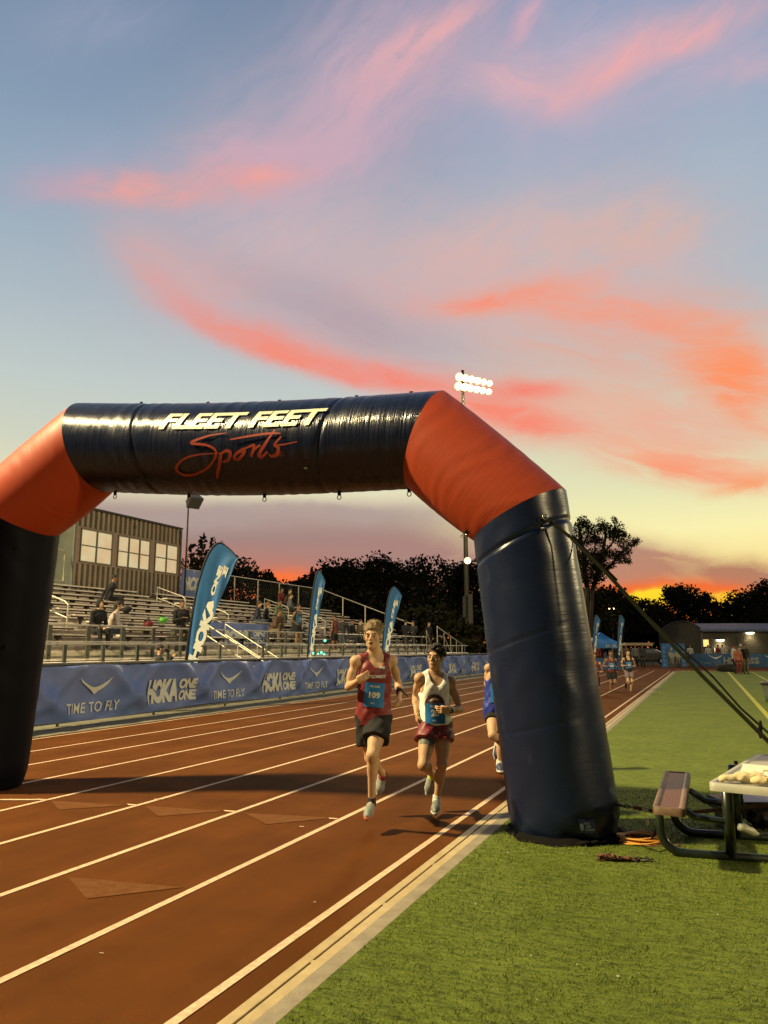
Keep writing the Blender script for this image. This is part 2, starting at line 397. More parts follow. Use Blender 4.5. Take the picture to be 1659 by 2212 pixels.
def surfnets(F,lo,h):
    S=F<0; n=np.array(F.shape)-1
    c=[S[i:i+n[0],j:j+n[1],k:k+n[2]] for i in (0,1) for j in (0,1) for k in (0,1)]
    cnt=sum(x.astype(np.int8) for x in c); act=(cnt>0)&(cnt<8); idx=-np.ones(n,int); I=np.argwhere(act); idx[act]=np.arange(len(I))
    acc=np.zeros((len(I),3)); w=np.zeros(len(I))
    cr=[(i,j,k) for i in (0,1) for j in (0,1) for k in (0,1)]
    Fv={o:F[I[:,0]+o[0],I[:,1]+o[1],I[:,2]+o[2]] for o in cr}
    for a in cr:
        for d in range(3):
            if a[d]: continue
            b=list(a); b[d]=1; b=tuple(b); fa,fb=Fv[a],Fv[b]; m=(fa<0)!=(fb<0)
            t=np.where(m,fa/np.where(m,fa-fb,1),0); p=np.array(a,float)[None].repeat(len(I),0); p[:,d]+=t
            acc[m]+=p[m]; w[m]+=1
    vs=lo+(I+acc/np.maximum(w,1)[:,None])*h; fs=[]
    for d in range(3):
        u,v=(d+1)%3,(d+2)%3
        A=[slice(None)]*3; B=[slice(None)]*3; A[d]=slice(0,-1); B[d]=slice(1,None)
        sa,sb=S[tuple(A)],S[tuple(B)]; E=np.argwhere(sa!=sb); 
        ok=(E[:,u]>0)&(E[:,v]>0)&(E[:,u]<n[u])&(E[:,v]<n[v]); E=E[ok]
        fl=sa[E[:,0],E[:,1],E[:,2]]
        def cell(du,dv):
            q=E.copy(); q[:,u]-=du; q[:,v]-=dv; return idx[q[:,0],q[:,1],q[:,2]]
        q=np.stack([cell(1,1),cell(0,1),cell(0,0),cell(1,0)],1)
        q=np.where(fl[:,None],q,q[:,::-1]); fs.append(q)
    return vs,np.concatenate(fs)
def mesh_from(name,vs,fs,m,parent=None,smooth=True):
    o=np.array(parent['_o']) if parent is not None else np.zeros(3)
    me=bpy.data.meshes.new(name); nv,nf=len(vs),len(fs); fs=np.asarray(fs)
    me.vertices.add(nv); me.vertices.foreach_set('co',(vs-o).astype(np.float32).ravel())
    k=fs.shape[1]; me.loops.add(nf*k); me.loops.foreach_set('vertex_index',fs.astype(np.int32).ravel())
    me.polygons.add(nf); me.polygons.foreach_set('loop_start',np.arange(0,nf*k,k,dtype=np.int32)); me.polygons.foreach_set('loop_total',np.full(nf,k,np.int32))
    me.update(calc_edges=True); me.validate()
    if m is not None: me.materials.append(m)
    return finish(name,me,parent,smooth)
# ------------------------------------------------------------------ ground, track, turf
def turf_mat():
    m=bpy.data.materials.new('turf'); m.use_nodes=True; nt=m.node_tree; b=nt.nodes['Principled BSDF']; L=nt.links
    tc=nt.nodes.new('ShaderNodeTexCoord')
    def noise(scale,st=(1,1,1),det=4,rough=.6):
        mp=nt.nodes.new('ShaderNodeMapping'); mp.inputs['Scale'].default_value=st; mp.inputs['Rotation'].default_value=(0,0,-YAW); L.new(tc.outputs['Object'],mp.inputs[0])
        n=nt.nodes.new('ShaderNodeTexNoise'); n.inputs['Scale'].default_value=scale; n.inputs['Detail'].default_value=det; n.inputs['Roughness'].default_value=rough; L.new(mp.outputs[0],n.inputs['Vector']); return n.outputs[0]
    def ramp(f,stops):
        r=nt.nodes.new('ShaderNodeValToRGB'); cr=r.color_ramp
        while len(cr.elements)<len(stops): cr.elements.new(.5)
        for e,(p,c) in zip(cr.elements,stops): e.position=p; e.color=(*c,1)
        L.new(f,r.inputs[0]); return r.outputs[0]
    def mul(a,b_,f=1.0):
        x=nt.nodes.new('ShaderNodeMix'); x.data_type='RGBA'; x.blend_type='MULTIPLY'; x.inputs[0].default_value=f; L.new(a,x.inputs[6]); L.new(b_,x.inputs[7]); return x.outputs[2]
    base=ramp(noise(1.3,(1,1,1),5),[(.3,(.128,.172,.017)),(.7,(.178,.225,.027))])
    tuft=ramp(noise(16,(.5,1.6,1),6,.7),[(.34,(.30,.34,.30)),(.50,(.95,.95,.95)),(.70,(1.45,1.4,1.3))])
    fine=ramp(noise(150,(.7,1.2,1),3,.7),[(.25,(.55,.55,.5)),(.75,(1.35,1.35,1.35))])
    c=mul(mul(base,tuft,.8),fine,.9); L.new(c,b.inputs['Base Color']); b.inputs['Roughness'].default_value=.85; b.inputs['Specular IOR Level'].default_value=.25
    bp=nt.nodes.new('ShaderNodeBump'); bp.inputs['Strength'].default_value=.9; bp.inputs['Distance'].default_value=.03; L.new(noise(60,(.7,1.3,1),6,.75),bp.inputs['Height']); L.new(bp.outputs[0],b.inputs['Normal'])
    return m
def sheet(quads,z):
    mb=MB()
    for q in quads: mb.add([(x,y,z) for x,y in q],[tuple(range(len(q)))])
    return mb
rect=lambda x0,x1,y0,y1:[(x0,y0),(x1,y0),(x1,y1),(x0,y1)]
m_track=mat('track_rubber',(.116,.0375,.0065),.85,var=.24,vscale=.9,bump=.5,bscale=260,spec=.06)
def track_grain():
    nt=m_track.node_tree; b=nt.nodes['Principled BSDF']; src=b.inputs['Base Color'].links[0].from_socket
    tc=nt.nodes.new('ShaderNodeTexCoord'); n=nt.nodes.new('ShaderNodeTexNoise'); n.inputs['Scale'].default_value=330; n.inputs['Detail'].default_value=3; nt.links.new(tc.outputs['Object'],n.inputs['Vector'])
    r=nt.nodes.new('ShaderNodeMapRange'); r.inputs[1].default_value=.3; r.inputs[2].default_value=.7; r.inputs[3].default_value=.62; r.inputs[4].default_value=1.3; nt.links.new(n.outputs[0],r.inputs[0])
    x=nt.nodes.new('ShaderNodeMix'); x.data_type='RGBA'; x.blend_type='MULTIPLY'; x.inputs[0].default_value=1; nt.links.new(src,x.inputs[6]); nt.links.new(r.outputs[0],x.inputs[7]); nt.links.new(x.outputs[2],b.inputs['Base Color'])
    # long faint wear bands and scuffs that run with the lanes
    mp=nt.nodes.new('ShaderNodeMapping'); mp.inputs['Scale'].default_value=(3.2,.22,1); nt.links.new(tc.outputs['Object'],mp.inputs[0]); n=nt.nodes.new('ShaderNodeTexNoise'); n.inputs['Scale'].default_value=1; n.inputs['Detail'].default_value=8; n.inputs['Roughness'].default_value=.65; nt.links.new(mp.outputs[0],n.inputs['Vector'])
    r=nt.nodes.new('ShaderNodeMapRange'); r.inputs[1].default_value=.35; r.inputs[2].default_value=.65; r.inputs[3].default_value=.90; r.inputs[4].default_value=1.09; nt.links.new(n.outputs[0],r.inputs[0])
    y=nt.nodes.new('ShaderNodeMix'); y.data_type='RGBA'; y.blend_type='MULTIPLY'; y.inputs[0].default_value=1; nt.links.new(x.outputs[2],y.inputs[6]); nt.links.new(r.outputs[0],y.inputs[7]); nt.links.new(y.outputs[2],b.inputs['Base Color'])
track_grain()
m_line=mat('lane_paint',(.60,.41,.25),.75,var=.30,vscale=26,bump=.2,bscale=200)
m_cream=mat('cream_channel',(.42,.32,.16),.7,var=.14,vscale=7,bump=.15)
m_conc=mat('concrete',(.25,.21,.14),.85,var=.22,vscale=6,bump=.3,bscale=70)
m_dark=mat('dark_void',(.01,.008,.006),.8)
m_dirt=mat('dirt',(.035,.03,.02),.95,var=.4,vscale=.5)
struct('ground',sheet([rect(-420,420,-160,900)],-.02),m_dirt)
struct('track',sheet([rect(-11.15,-2.045,-8,56.7),rect(-16,46,56.7,73)],0.0),m_track)
struct('turf_field',sheet([[(-1.81,-8),(60,-8),(60,56.5),(-.6,56.5),(-1.25,56.2),(-1.65,55.6),(-1.81,54.8)]],.006),turf_mat())
LX=[-2.23,-3.27,-4.36,-5.475,-6.55,-7.6,-8.69,-9.755,-10.98]
struct('lane_lines',sheet([rect(x-.028,x+.028,-8,56.5 if i else 55) for i,x in enumerate(LX)],.004),m_line)
mk=MB()
mk.box((-2.045,-8,-.01),(-1.985,54.9,.006)); mk.box((-1.968,-8,-.01),(-1.905,54.9,.006))
for k in range(64):                       # bridges across the drain slot
    y=-7.9+k*.98; mk.box((-1.985,y,-.01),(-1.968,y+.035,.0045))
mk.box((-1.9,56.5,-.01),(40,56.68,.008))
struct('drain_channel',mk,m_cream); struct('drain_slot',MB().box((-1.99,-8,-.03),(-1.96,54.9,-.004)),m_dark)
struct('concrete_edging',MB().box((-1.905,-8,-.01),(-1.81,55,.007)),m_conc)
struct('concrete_path',MB().box((-13.1,-8,-.04),(-11.15,56.7,.008)),mat('old_concrete',(.16,.15,.10),.9,var=.3,vscale=3,bump=.3,bscale=50))
m_mark=mat('worn_marking',(.150,.064,.022),.85,color2=(.112,.038,.008),var=.3,vscale=11,spec=.06,detail=9)
tri=[]
gz=lambda x,y,oy=3000,ox=0,s=1.3825:tuple(G((ox+x/s)/1.8228,(oy+y/s)/1.8228)[:2])
for t in ([(275,212),(700,238),(320,262)],[(790,242),(1230,270),(860,298)],[(1330,280),(1830,306),(1450,342)],[(370,630),(1000,685),(470,748)]): tri.append([gz(*p) for p in t])
mm=sheet(tri,.004)
mt=sheet([[gz(200,204),gz(262,208),gz(262,213),gz(195,210)],[gz(-30,206),gz(200,206),gz(200,212),gz(-30,212)],[gz(690,231),gz(745,236),gz(740,242),gz(700,239)],[gz(1215,266),gz(1290,271),gz(1280,277),gz(1225,273)],
 [gz(840,205),gz(890,204),gz(890,207),gz(840,209)],[gz(270,308,ox=1100),gz(320,311,ox=1100),gz(310,317,ox=1100),gz(270,314,ox=1100)],
 [gz(110,353,ox=1100),gz(135,356,ox=1100),gz(135,359,ox=1100),gz(110,357,ox=1100)],[gz(540,1045),gz(565,1048),gz(565,1051),gz(540,1048)],[gz(185,768,ox=1100),gz(200,768,ox=1100),gz(200,771,ox=1100),gz(185,771,ox=1100)]],.008)
struct('lane_arrows',mm,m_mark); struct('exchange_marks',mt,m_line)
struct('field_line',sheet([rect(1.19,1.31,16,56.5),rect(2.6,2.7,16,56.5)],.010),mat('yellow_turf_line',(.42,.40,.04),.85,var=.2,vscale=20))
rng=random.Random(4)
lt=MB()
for k in range(46):                         # shreds of paper and rubber on the turf
    x=rng.uniform(-1.6,2.2); y=rng.uniform(3.2,14); s=rng.uniform(.004,.010); a=rng.uniform(0,3.1)
    lt.add([(x+s*math.cos(a+q*1.57),y+s*math.sin(a+q*1.57),.016+.003*(q%2)) for q in range(4)],[(0,1,2,3)])
o=lt.build('turf_litter',mat('litter',(.5,.5,.4),.8)); tag(o,'tiny pale specks of litter scattered over the green turf','litter',kind='stuff')

def fibres():
    # artificial grass blades where the camera is close enough to see them
    nr=np.random.RandomState(12); n=90000; y=2.7+nr.uniform(0,1,n)**1.5*7.0; x=nr.uniform(-1.80,2.9,n); k=(x<y*.115+1.6); x,y=x[k],y[k]; n=len(x)
    dn=np.sin(x*7+np.sin(y*5)*2)*np.sin(y*9+x*3); h=nr.uniform(.008,.017,n)*(1+.35*dn); a=nr.uniform(0,6.28,n); w=nr.uniform(.0014,.0026,n)*(1+y*.10)
    lx=nr.normal(0,.009,n)+.004; ly=nr.normal(0,.009,n)
    P=np.stack([np.stack([x-np.cos(a)*w,y-np.sin(a)*w,np.full(n,.005)],1),np.stack([x+np.cos(a)*w,y+np.sin(a)*w,np.full(n,.005)],1),np.stack([x+lx,y+ly,.006+h],1)],1).reshape(-1,3)
    m=mat('turf_fibre',(.150,.200,.022),.7,var=.55,vscale=60,color2=(.075,.105,.012),spec=.3)
    o=mesh_from('turf_fibres',P,np.arange(3*n).reshape(-1,3),m,None,False); tag(o,'short fine blades of the green artificial turf in the foreground','grass',kind='stuff')
fibres()
# ------------------------------------------------------------------ inflatable arch
def vinyl(name,color,axis,rough=.24,wr=.5,dirt=0.0,spec=.42):
    """coated fabric; creases run round the tube, the axis of the tube is the given object axis"""
    m=bpy.data.materials.new(name); m.use_nodes=True; nt=m.node_tree; b=nt.nodes['Principled BSDF']; L=nt.links
    tc=nt.nodes.new('ShaderNodeTexCoord'); at=nt.nodes.new('ShaderNodeAttribute'); at.attribute_name='tube'    # x along, y,z round
    def noise(st,det=4,rough_=.6,off=0):
        mp=nt.nodes.new('ShaderNodeMapping'); mp.inputs['Scale'].default_value=st; mp.inputs['Location'].default_value=(off,off,off); L.new(at.outputs['Vector'],mp.inputs[0])
        n=nt.nodes.new('ShaderNodeTexNoise'); n.inputs['Scale'].default_value=1; n.inputs['Detail'].default_value=det; n.inputs['Roughness'].default_value=rough_; L.new(mp.outputs[0],n.inputs['Vector']); return n.outputs[0]
    def M(op,a,b_,cl=False):
        n=nt.nodes.new('ShaderNodeMath'); n.operation=op; n.use_clamp=cl
        for i,v in enumerate((a,b_)):
            if isinstance(v,(int,float)): n.inputs[i].default_value=v
            else: L.new(v,n.inputs[i])
        return n.outputs[0]
    h=M('ADD',M('MULTIPLY',noise((30,1.1,1.1),5,.65),1.2),M('MULTIPLY',noise((6,1.2,1.2),3,.5,7),.8))
    h=M('ADD',h,M('MULTIPLY',noise((2.5,2.5,2.5),2,.5,3),.6))
    bp=nt.nodes.new('ShaderNodeBump'); bp.inputs['Strength'].default_value=wr; bp.inputs['Distance'].default_value=.03; L.new(h,bp.inputs['Height']); L.new(bp.outputs[0],b.inputs['Normal'])
    mr=nt.nodes.new('ShaderNodeMapRange'); mr.inputs[1].default_value=.35; mr.inputs[2].default_value=.75; mr.inputs[3].default_value=rough; mr.inputs[4].default_value=rough+.12; L.new(noise((3,3,3),5,.6,11),mr.inputs[0]); L.new(mr.outputs[0],b.inputs['Roughness'])
    b.inputs['Specular IOR Level'].default_value=spec; b.inputs['Coat Weight'].default_value=.0
    mx=nt.nodes.new('ShaderNodeMix'); mx.data_type='RGBA'; mx.inputs[6].default_value=(*color,1); mx.inputs[7].default_value=(*(tuple(c+.05 for c in color)),1)
    s=nt.nodes.new('ShaderNodeMapRange'); s.inputs[1].default_value=.60; s.inputs[2].default_value=.80; s.inputs[3].default_value=0; s.inputs[4].default_value=dirt; L.new(noise((2.2,5,5),7,.65,19),s.inputs[0]); L.new(s.outputs[0],mx.inputs[0]); L.new(mx.outputs[2],b.inputs['Base Color'])
    return m
def arch():
    A=thing('inflatable_arch',(-4.5,7.1,0),'huge glossy inflatable arch in navy with orange corners spanning the running track','inflatable arch')
    py=lambda x: 7.24+(x+1.24)*.045
    P=[V(-1.225,0,0),V(-1.55,0,2.82),V(-2.45,0,3.645),V(-6.56,0,3.93),V(-7.68,0,3.20),V(-7.86,0,0)]
    for p in P: p[1]=py(p[0])
    rad=[.475,.462,.490,.530,.53,.475]
    navy=vinyl('navy_vinyl',(.007,.011,.030),0,.20,.36,.3); shaded_n=vinyl('shaded_leg_vinyl',(.0015,.002,.006),0,.55,.04,.05,.12); org=vinyl('orange_vinyl',(.40,.056,.018),0,.46,.07,.25,.3); navyL=vinyl('navy_leg_vinyl',(.008,.014,.038),0,.26,.06,.6,.32)  # left leg is navy too; its shade is put into a near-black colour
    yv=V(0,1,0)
    def mitre(i):
        if i==0 or i==len(P)-1: return None
        return unit(unit(P[i]-P[i-1])+unit(P[i+1]-P[i]))
    def seg(name,i,m,nl,bulge,sag=0.0,blend=False):
        a,b=P[i],P[i+1]; d=unit(b-a); L=np.linalg.norm(b-a); s=unit(np.cross(d,yv)); n=72; vs=[]; tb=[]
        na=mitre(i); nb=mitre(i+1)
        for j in range(nl+1):
            t=j/nl; r=rad[i]*(1-t)+rad[i+1]*t; r*=1+bulge*math.sin(math.pi*t)**.7
            for k in range(n):
                an=2*math.pi*k/n; off=r*(math.cos(an)*s+math.sin(an)*unit(np.cross(d,s)))
                p=a+off; q=b+off
                # slide each end along the tube onto its mitre plane
                if na is not None: ta=-np.dot(off,na)/np.dot(d,na)
                else: ta=0
                if nb is not None: tb_=-np.dot(off,nb)/np.dot(d,nb)
                else: tb_=0
                l=ta*(1-t)+(L+tb_)*t
                pt=a+d*l+off
                # seams pull the fabric in a little, ends are pinched
                pt=pt+V(0,0,-sag*math.sin(math.pi*t))
                rr=0.0
                if name=='beam':
                    for q_ in (.235,.775): rr-=.018*math.exp(-((t-q_)/.006)**2)
                    rr+=.003*math.sin(t*151+2*math.sin(an*2))*(.5+.5*math.sin(t*23+an))*math.sin(math.pi*t)**.3
                else: rr+=(.0015 if name=='corner_section' else .003)*math.sin(t*47+3*math.sin(an*3+i))*(.5+.5*math.sin(t*13+an))
                if name=='leg' and i==0:
                    for q_,w_ in ((.905,.006),(.60,.004),(.33,.004)): rr-=(.022 if q_>.9 else .009*max(0,math.cos(an-.9)))*math.exp(-((t-q_)/w_)**2)
                    if t<.12: rr+=.02*math.sin(an*9+t*60)*(1-t/.12)*.6-.03*math.exp(-(t/.03)**2)
                if name=='leg' and i==4 and t>.9: rr-=.05*((t-.9)/.1)**2
                pt=pt+off/r*rr
                if name=='leg' and (i==0 and j==0 or i==4 and j==nl): pt[2]=.012+.01*math.sin(an*5)
                vs.append(pt); tb.append((l,math.cos(an)*r,math.sin(an)*r))
        fs=[(j*n+k,(j+1)*n+k,(j+1)*n+(k+1)%n,j*n+(k+1)%n) for j in range(nl) for k in range(n)]
        mb=MB(); mb.add(vs,fs)
        if name=='leg': mb.f.append(tuple(range(n)) if i==0 else tuple(nl*n+k for k in range(n)))
        o=mb.build(name,m,A,True); at=o.data.attributes.new('tube','FLOAT_VECTOR','POINT'); at.data.foreach_set('vector',np.array(tb,np.float32).ravel())
        return o
    seg('leg',0,navyL,150,.01); e1=seg('corner_section',1,org,40,.035); bm_=seg('beam',2,navy,420,.0,.055); seg('corner_section',3,org,40,.035); seg('leg',4,shaded_n,110,.01)
    # lettering wrapped on the front of the beam
    a,b=P[2],P[3]; d=unit(b-a); L=np.linalg.norm(b-a); s=unit(np.cross(d,yv)); w=unit(np.cross(d,s))
    if s[2]<0: s=-s
    f=V(d[1],-d[0],0); f=unit(f-d*np.dot(f,d)); f=f if f[1]<0 else -f; s=unit(np.cross(f,d)); s=s if s[2]>0 else -s
    def on(x,h,pr=.012):     # x = world x along the beam, h = angle above the front line
        t=(x-a[0])/(b[0]-a[0]); r=(rad[2]*(1-t)+rad[3]*t)+pr
        return a+(b-a)*t+V(0,0,-.055*math.sin(math.pi*min(max(t,0),1)))+r*(math.cos(h)*f+math.sin(h)*s)
    cream=mat('white_print',(.70,.70,.50),.32,bump=.3,bscale=14,stretch=(8,1,1)); op=mat('orange_print',(.36,.05,.02),.4,bump=.2,bscale=14,stretch=(8,1,1))
    vf=text2d('FLEET FEET',.035,.28,1.0,(90,6))
    mb=MB(); put2d(mb,vf,lambda u,v: on(-5.30+u*1.93,R(10.5)+v*R(22.5))); mb.build('lettering',cream,bm_,True)
    # script word built from brush strokes, in the picture's own outline
    Z=lambda x,y: (-5.30+(x-60)/1455*1.93, y)
    ang=lambda y: R(33-(y-140)/150*22.5) if y<290 else R(10.5-(y-290)*.15)
    def stroke(pts,ws):
        pts=[np.array(p,float) for p in pts]; out=[]; m=len(pts)
        for i in range(m-1):
            p0=pts[max(i-1,0)];p1=pts[i];p2=pts[i+1];p3=pts[min(i+2,m-1)]
            for q in range(10):
                t=q/10; out.append((.5*((2*p1)+(-p0+p2)*t+(2*p0-5*p1+4*p2-p3)*t*t+(-p0+3*p1-3*p2+p3)*t**3),ws[i]*(1-t)+ws[i+1]*t))
        out.append((pts[-1],ws[-1])); vs=[]
        for i,(p,w_) in enumerate(out):
            tt=unit(out[min(i+1,len(out)-1)][0]-out[max(i-1,0)][0]); nn=V(-tt[1],tt[0])
            for sg in (1,-1):
                q=p+nn*w_*sg; vs.append(on(Z(*q)[0],ang(q[1]),.014+.0008*strokes[0]))
        strokes[0]+=1
        return vs,[(2*i,2*i+1,2*i+3,2*i+2) for i in range(len(out)-1)]
    strokes=[0]; ms=MB()
    for pts,ws in (
     ([(700,328),(540,348),(385,400),(520,418),(600,455),(600,510),(520,590),(380,650),(270,655),(220,605),(300,530),(440,492),(645,482)],[2,7,11,9,9,10,9,10,12,14,9,6,3]),
     ([(655,480),(630,560),(590,640),(565,690)],[14,16,13,6]),
     ([(645,490),(700,465),(735,480),(715,530),(660,550)],[7,12,14,13,9]),
     ([(850,470),(800,480),(765,520),(800,530),(850,490),(860,455),(810,470)],[8,12,12,12,13,12,6]),
     ([(860,455),(930,430),(945,440),(915,515)],[6,10,11,12]),([(915,515),(955,455),(1000,430)],[8,9,8]),
     ([(1115,318),(1050,410),(985,500),(1010,515),(1060,480)],[6,12,14,12,7]),
     ([(735,382),(900,360),(1060,345),(1165,348)],[5,8,9,4]),
     ([(1175,372),(1120,430),(1150,450),(1140,500),(1090,515),(1070,495)],[6,9,13,15,11,5]),
     ([(1120,435),(1200,432),(1310,416)],[5,6,3])): ms.add(*stroke(pts,ws))
    ms.build('script_lettering',op,bm_,True)
    rg=MB(); cx,cy=Z(1172,497); 
    n=20; vs=[]
    for k in range(n):
        for r_ in (.026,.031): vs.append(on(cx+math.cos(2*math.pi*k/n)*r_,ang(497)+math.sin(2*math.pi*k/n)*r_/.58,.016))
    rg.add(vs,[(2*k,2*k+1,(2*k+3)%(2*n),(2*k+2)%(2*n)) for k in range(n)]); put2d(rg,text2d('R',.02),lambda u,v: on(cx-.010+u*.02,ang(497)+(v-.5)*.045,.016)); rg.build('registered_mark',op,bm_)
    rp=MB(); rp.grid(lambda u,v: on(-3.60+u*.035,R(-40)+v*R(2.4),.014),2,2); rp.build('repair_patch',mat('patch_mint',(.35,.6,.45),.5),bm_)
    # tie rings on top and underside
    m_blk=mat('black_webbing',(.008,.0075,.007),.9,spec=.08); m_ring=mat('ring_metal',(.5,.48,.42),.3,metal=1)
    def tie(pos,nrm,ring=True,part='tie_loop'):
        mb=MB(); nrm=unit(nrm); mb.bar(pos-nrm*.02,pos+nrm*.03,.035,.012,up=(0,1,0)); 
        o=mb.build(part,m_blk,A)
        if ring:
            rb=MB(); c=pos+nrm*.05; dd=V(1,0,0); rb.tube([c+.022*(math.cos(t)*dd+math.sin(t)*nrm) for t in np.linspace(0,2*math.pi,13)[:-1]],.005,6,True); rb.build('ring',m_ring,o)
    for x in (-5.95,-5.05,-4.15,-3.25,-2.65): tie(on(x,R(88),0.0),V(0,0,1),False)
    for x in (-6.2,-5.2,-4.25,-3.38,-2.62): tie(on(x,R(-92),0.0),V(0,0,-1))
    for x,z in ((-2.10,3.90),(-7.05,4.22)): tie(V(x,py(x)-.12,z),V(-.5 if x<-5 else .6,-.3,.8),False)
    for z in (.45,1.6,2.72): tie(V(-7.35+.02*z,py(-7.4)-.33,z),V(.8,-.5,0),False)
    tie(V(-2.0,py(-2.0)-.22,2.66),V(-.6,-.4,-.7))
    tie(V(-1.26,py(-1.3)-.44,2.62),V(.35,-.9,0))
    # maker's patch and the loose black skirt round the foot of the right leg
    pc=thing_part=MB(); 
    cx0=P[0]+V(0,0,0)
    def leg(az,z,pr=.012):   # az from the front (towards the camera), radians
        t=z/2.85; c=P[0]+(P[1]-P[0])*t; r=rad[0]+pr; fr=unit(V(1.24,-7.24,0)); rt=V(-fr[1],fr[0],0); return c+V(0,0,0)+r*(math.cos(az)*fr+math.sin(az)*rt)
    pc.grid(lambda u,v: leg(R(14)+u*R(17),.105+v*.105-u*.01+.004*math.sin(u*9)),8,4); pt=pc.build('maker_label',mat('label_blue',(.045,.055,.17),.5),A,True)
    wl=MB()
    for s_,x0,y0,w_,h_ in (('BOULDER',.30,.66,.36,.16),('BLIMP',.42,.42,.26,.18),('COMPANY',.34,.18,.56,.18)): put2d(wl,text2d(s_,.03,0,1,(6,1)),lambda u,v: leg(R(14)+(x0+u*w_)*R(17),.105+(y0+v*h_)*.105-(x0+u*w_)*.01,.016))
    put2d(wl,(np.array([(.06,.3),(.14,.15),(.24,.3),(.27,.6),(.15,.75),(.05,.6)]),[(0,1,2,3,4,5)]),lambda u,v: leg(R(14)+u*R(17),.105+v*.105-u*.01,.016))
    wl.build('label_lettering',mat('label_white',(.5,.5,.45),.5),pt)
    sk=MB(); n=90; vs=[]
    for k in range(n):
        a_=2*math.pi*k/n; w_=.05+.03*math.sin(a_*3+1)+.02*math.sin(a_*11)
        for r_,z_ in ((.455,.05),(.475+w_*.5,.025),(.49+w_,.010)): vs.append((P[0][0]+math.cos(a_)*r_,P[0][1]+math.sin(a_)*r_,z_+.006*math.sin(a_*13)))
    sk.add(vs,[(3*k+j,3*((k+1)%n)+j,3*((k+1)%n)+j+1,3*k+j+1) for k in range(n) for j in (0,1)]); sk.build('base_skirt',m_blk,A,True)
    fl=MB(); g0=G(1112,1806); fl.box((-.0,-.0,0),(0,0,0)) if False else None
    c=leg(R(-62),.0,0.0); e=G(1106,1796)+V(0,0,.02)
    fl.prism([c+V(-.02,-.03,.05),e+V(0,.03,.05),e+V(-.01,-.01,.0),c+V(0,-.10,.0)],V(.02,.04,.012)); fl.tube([e+V(.03,-.02,.02),e+V(.10,-.10,.02),e+V(.22,-.12,.02),e+V(.34,-.15,.02)],.006,6); fl.build('base_flap',m_blk,A)
    # folds of slack black cloth at the outer foot
    fd=MB()
    for k in range(7):
        a_=R(10+k*9); fd.tube([leg(a_,.02,.01),leg(a_+R(8),.03,.035),leg(a_+R(17),.02,.02)],[.012,.022,.01],8)
    fd.build('slack_fold',m_blk,A,True)
    return A,P,leg
ARCH,AP,LEGPT=arch()
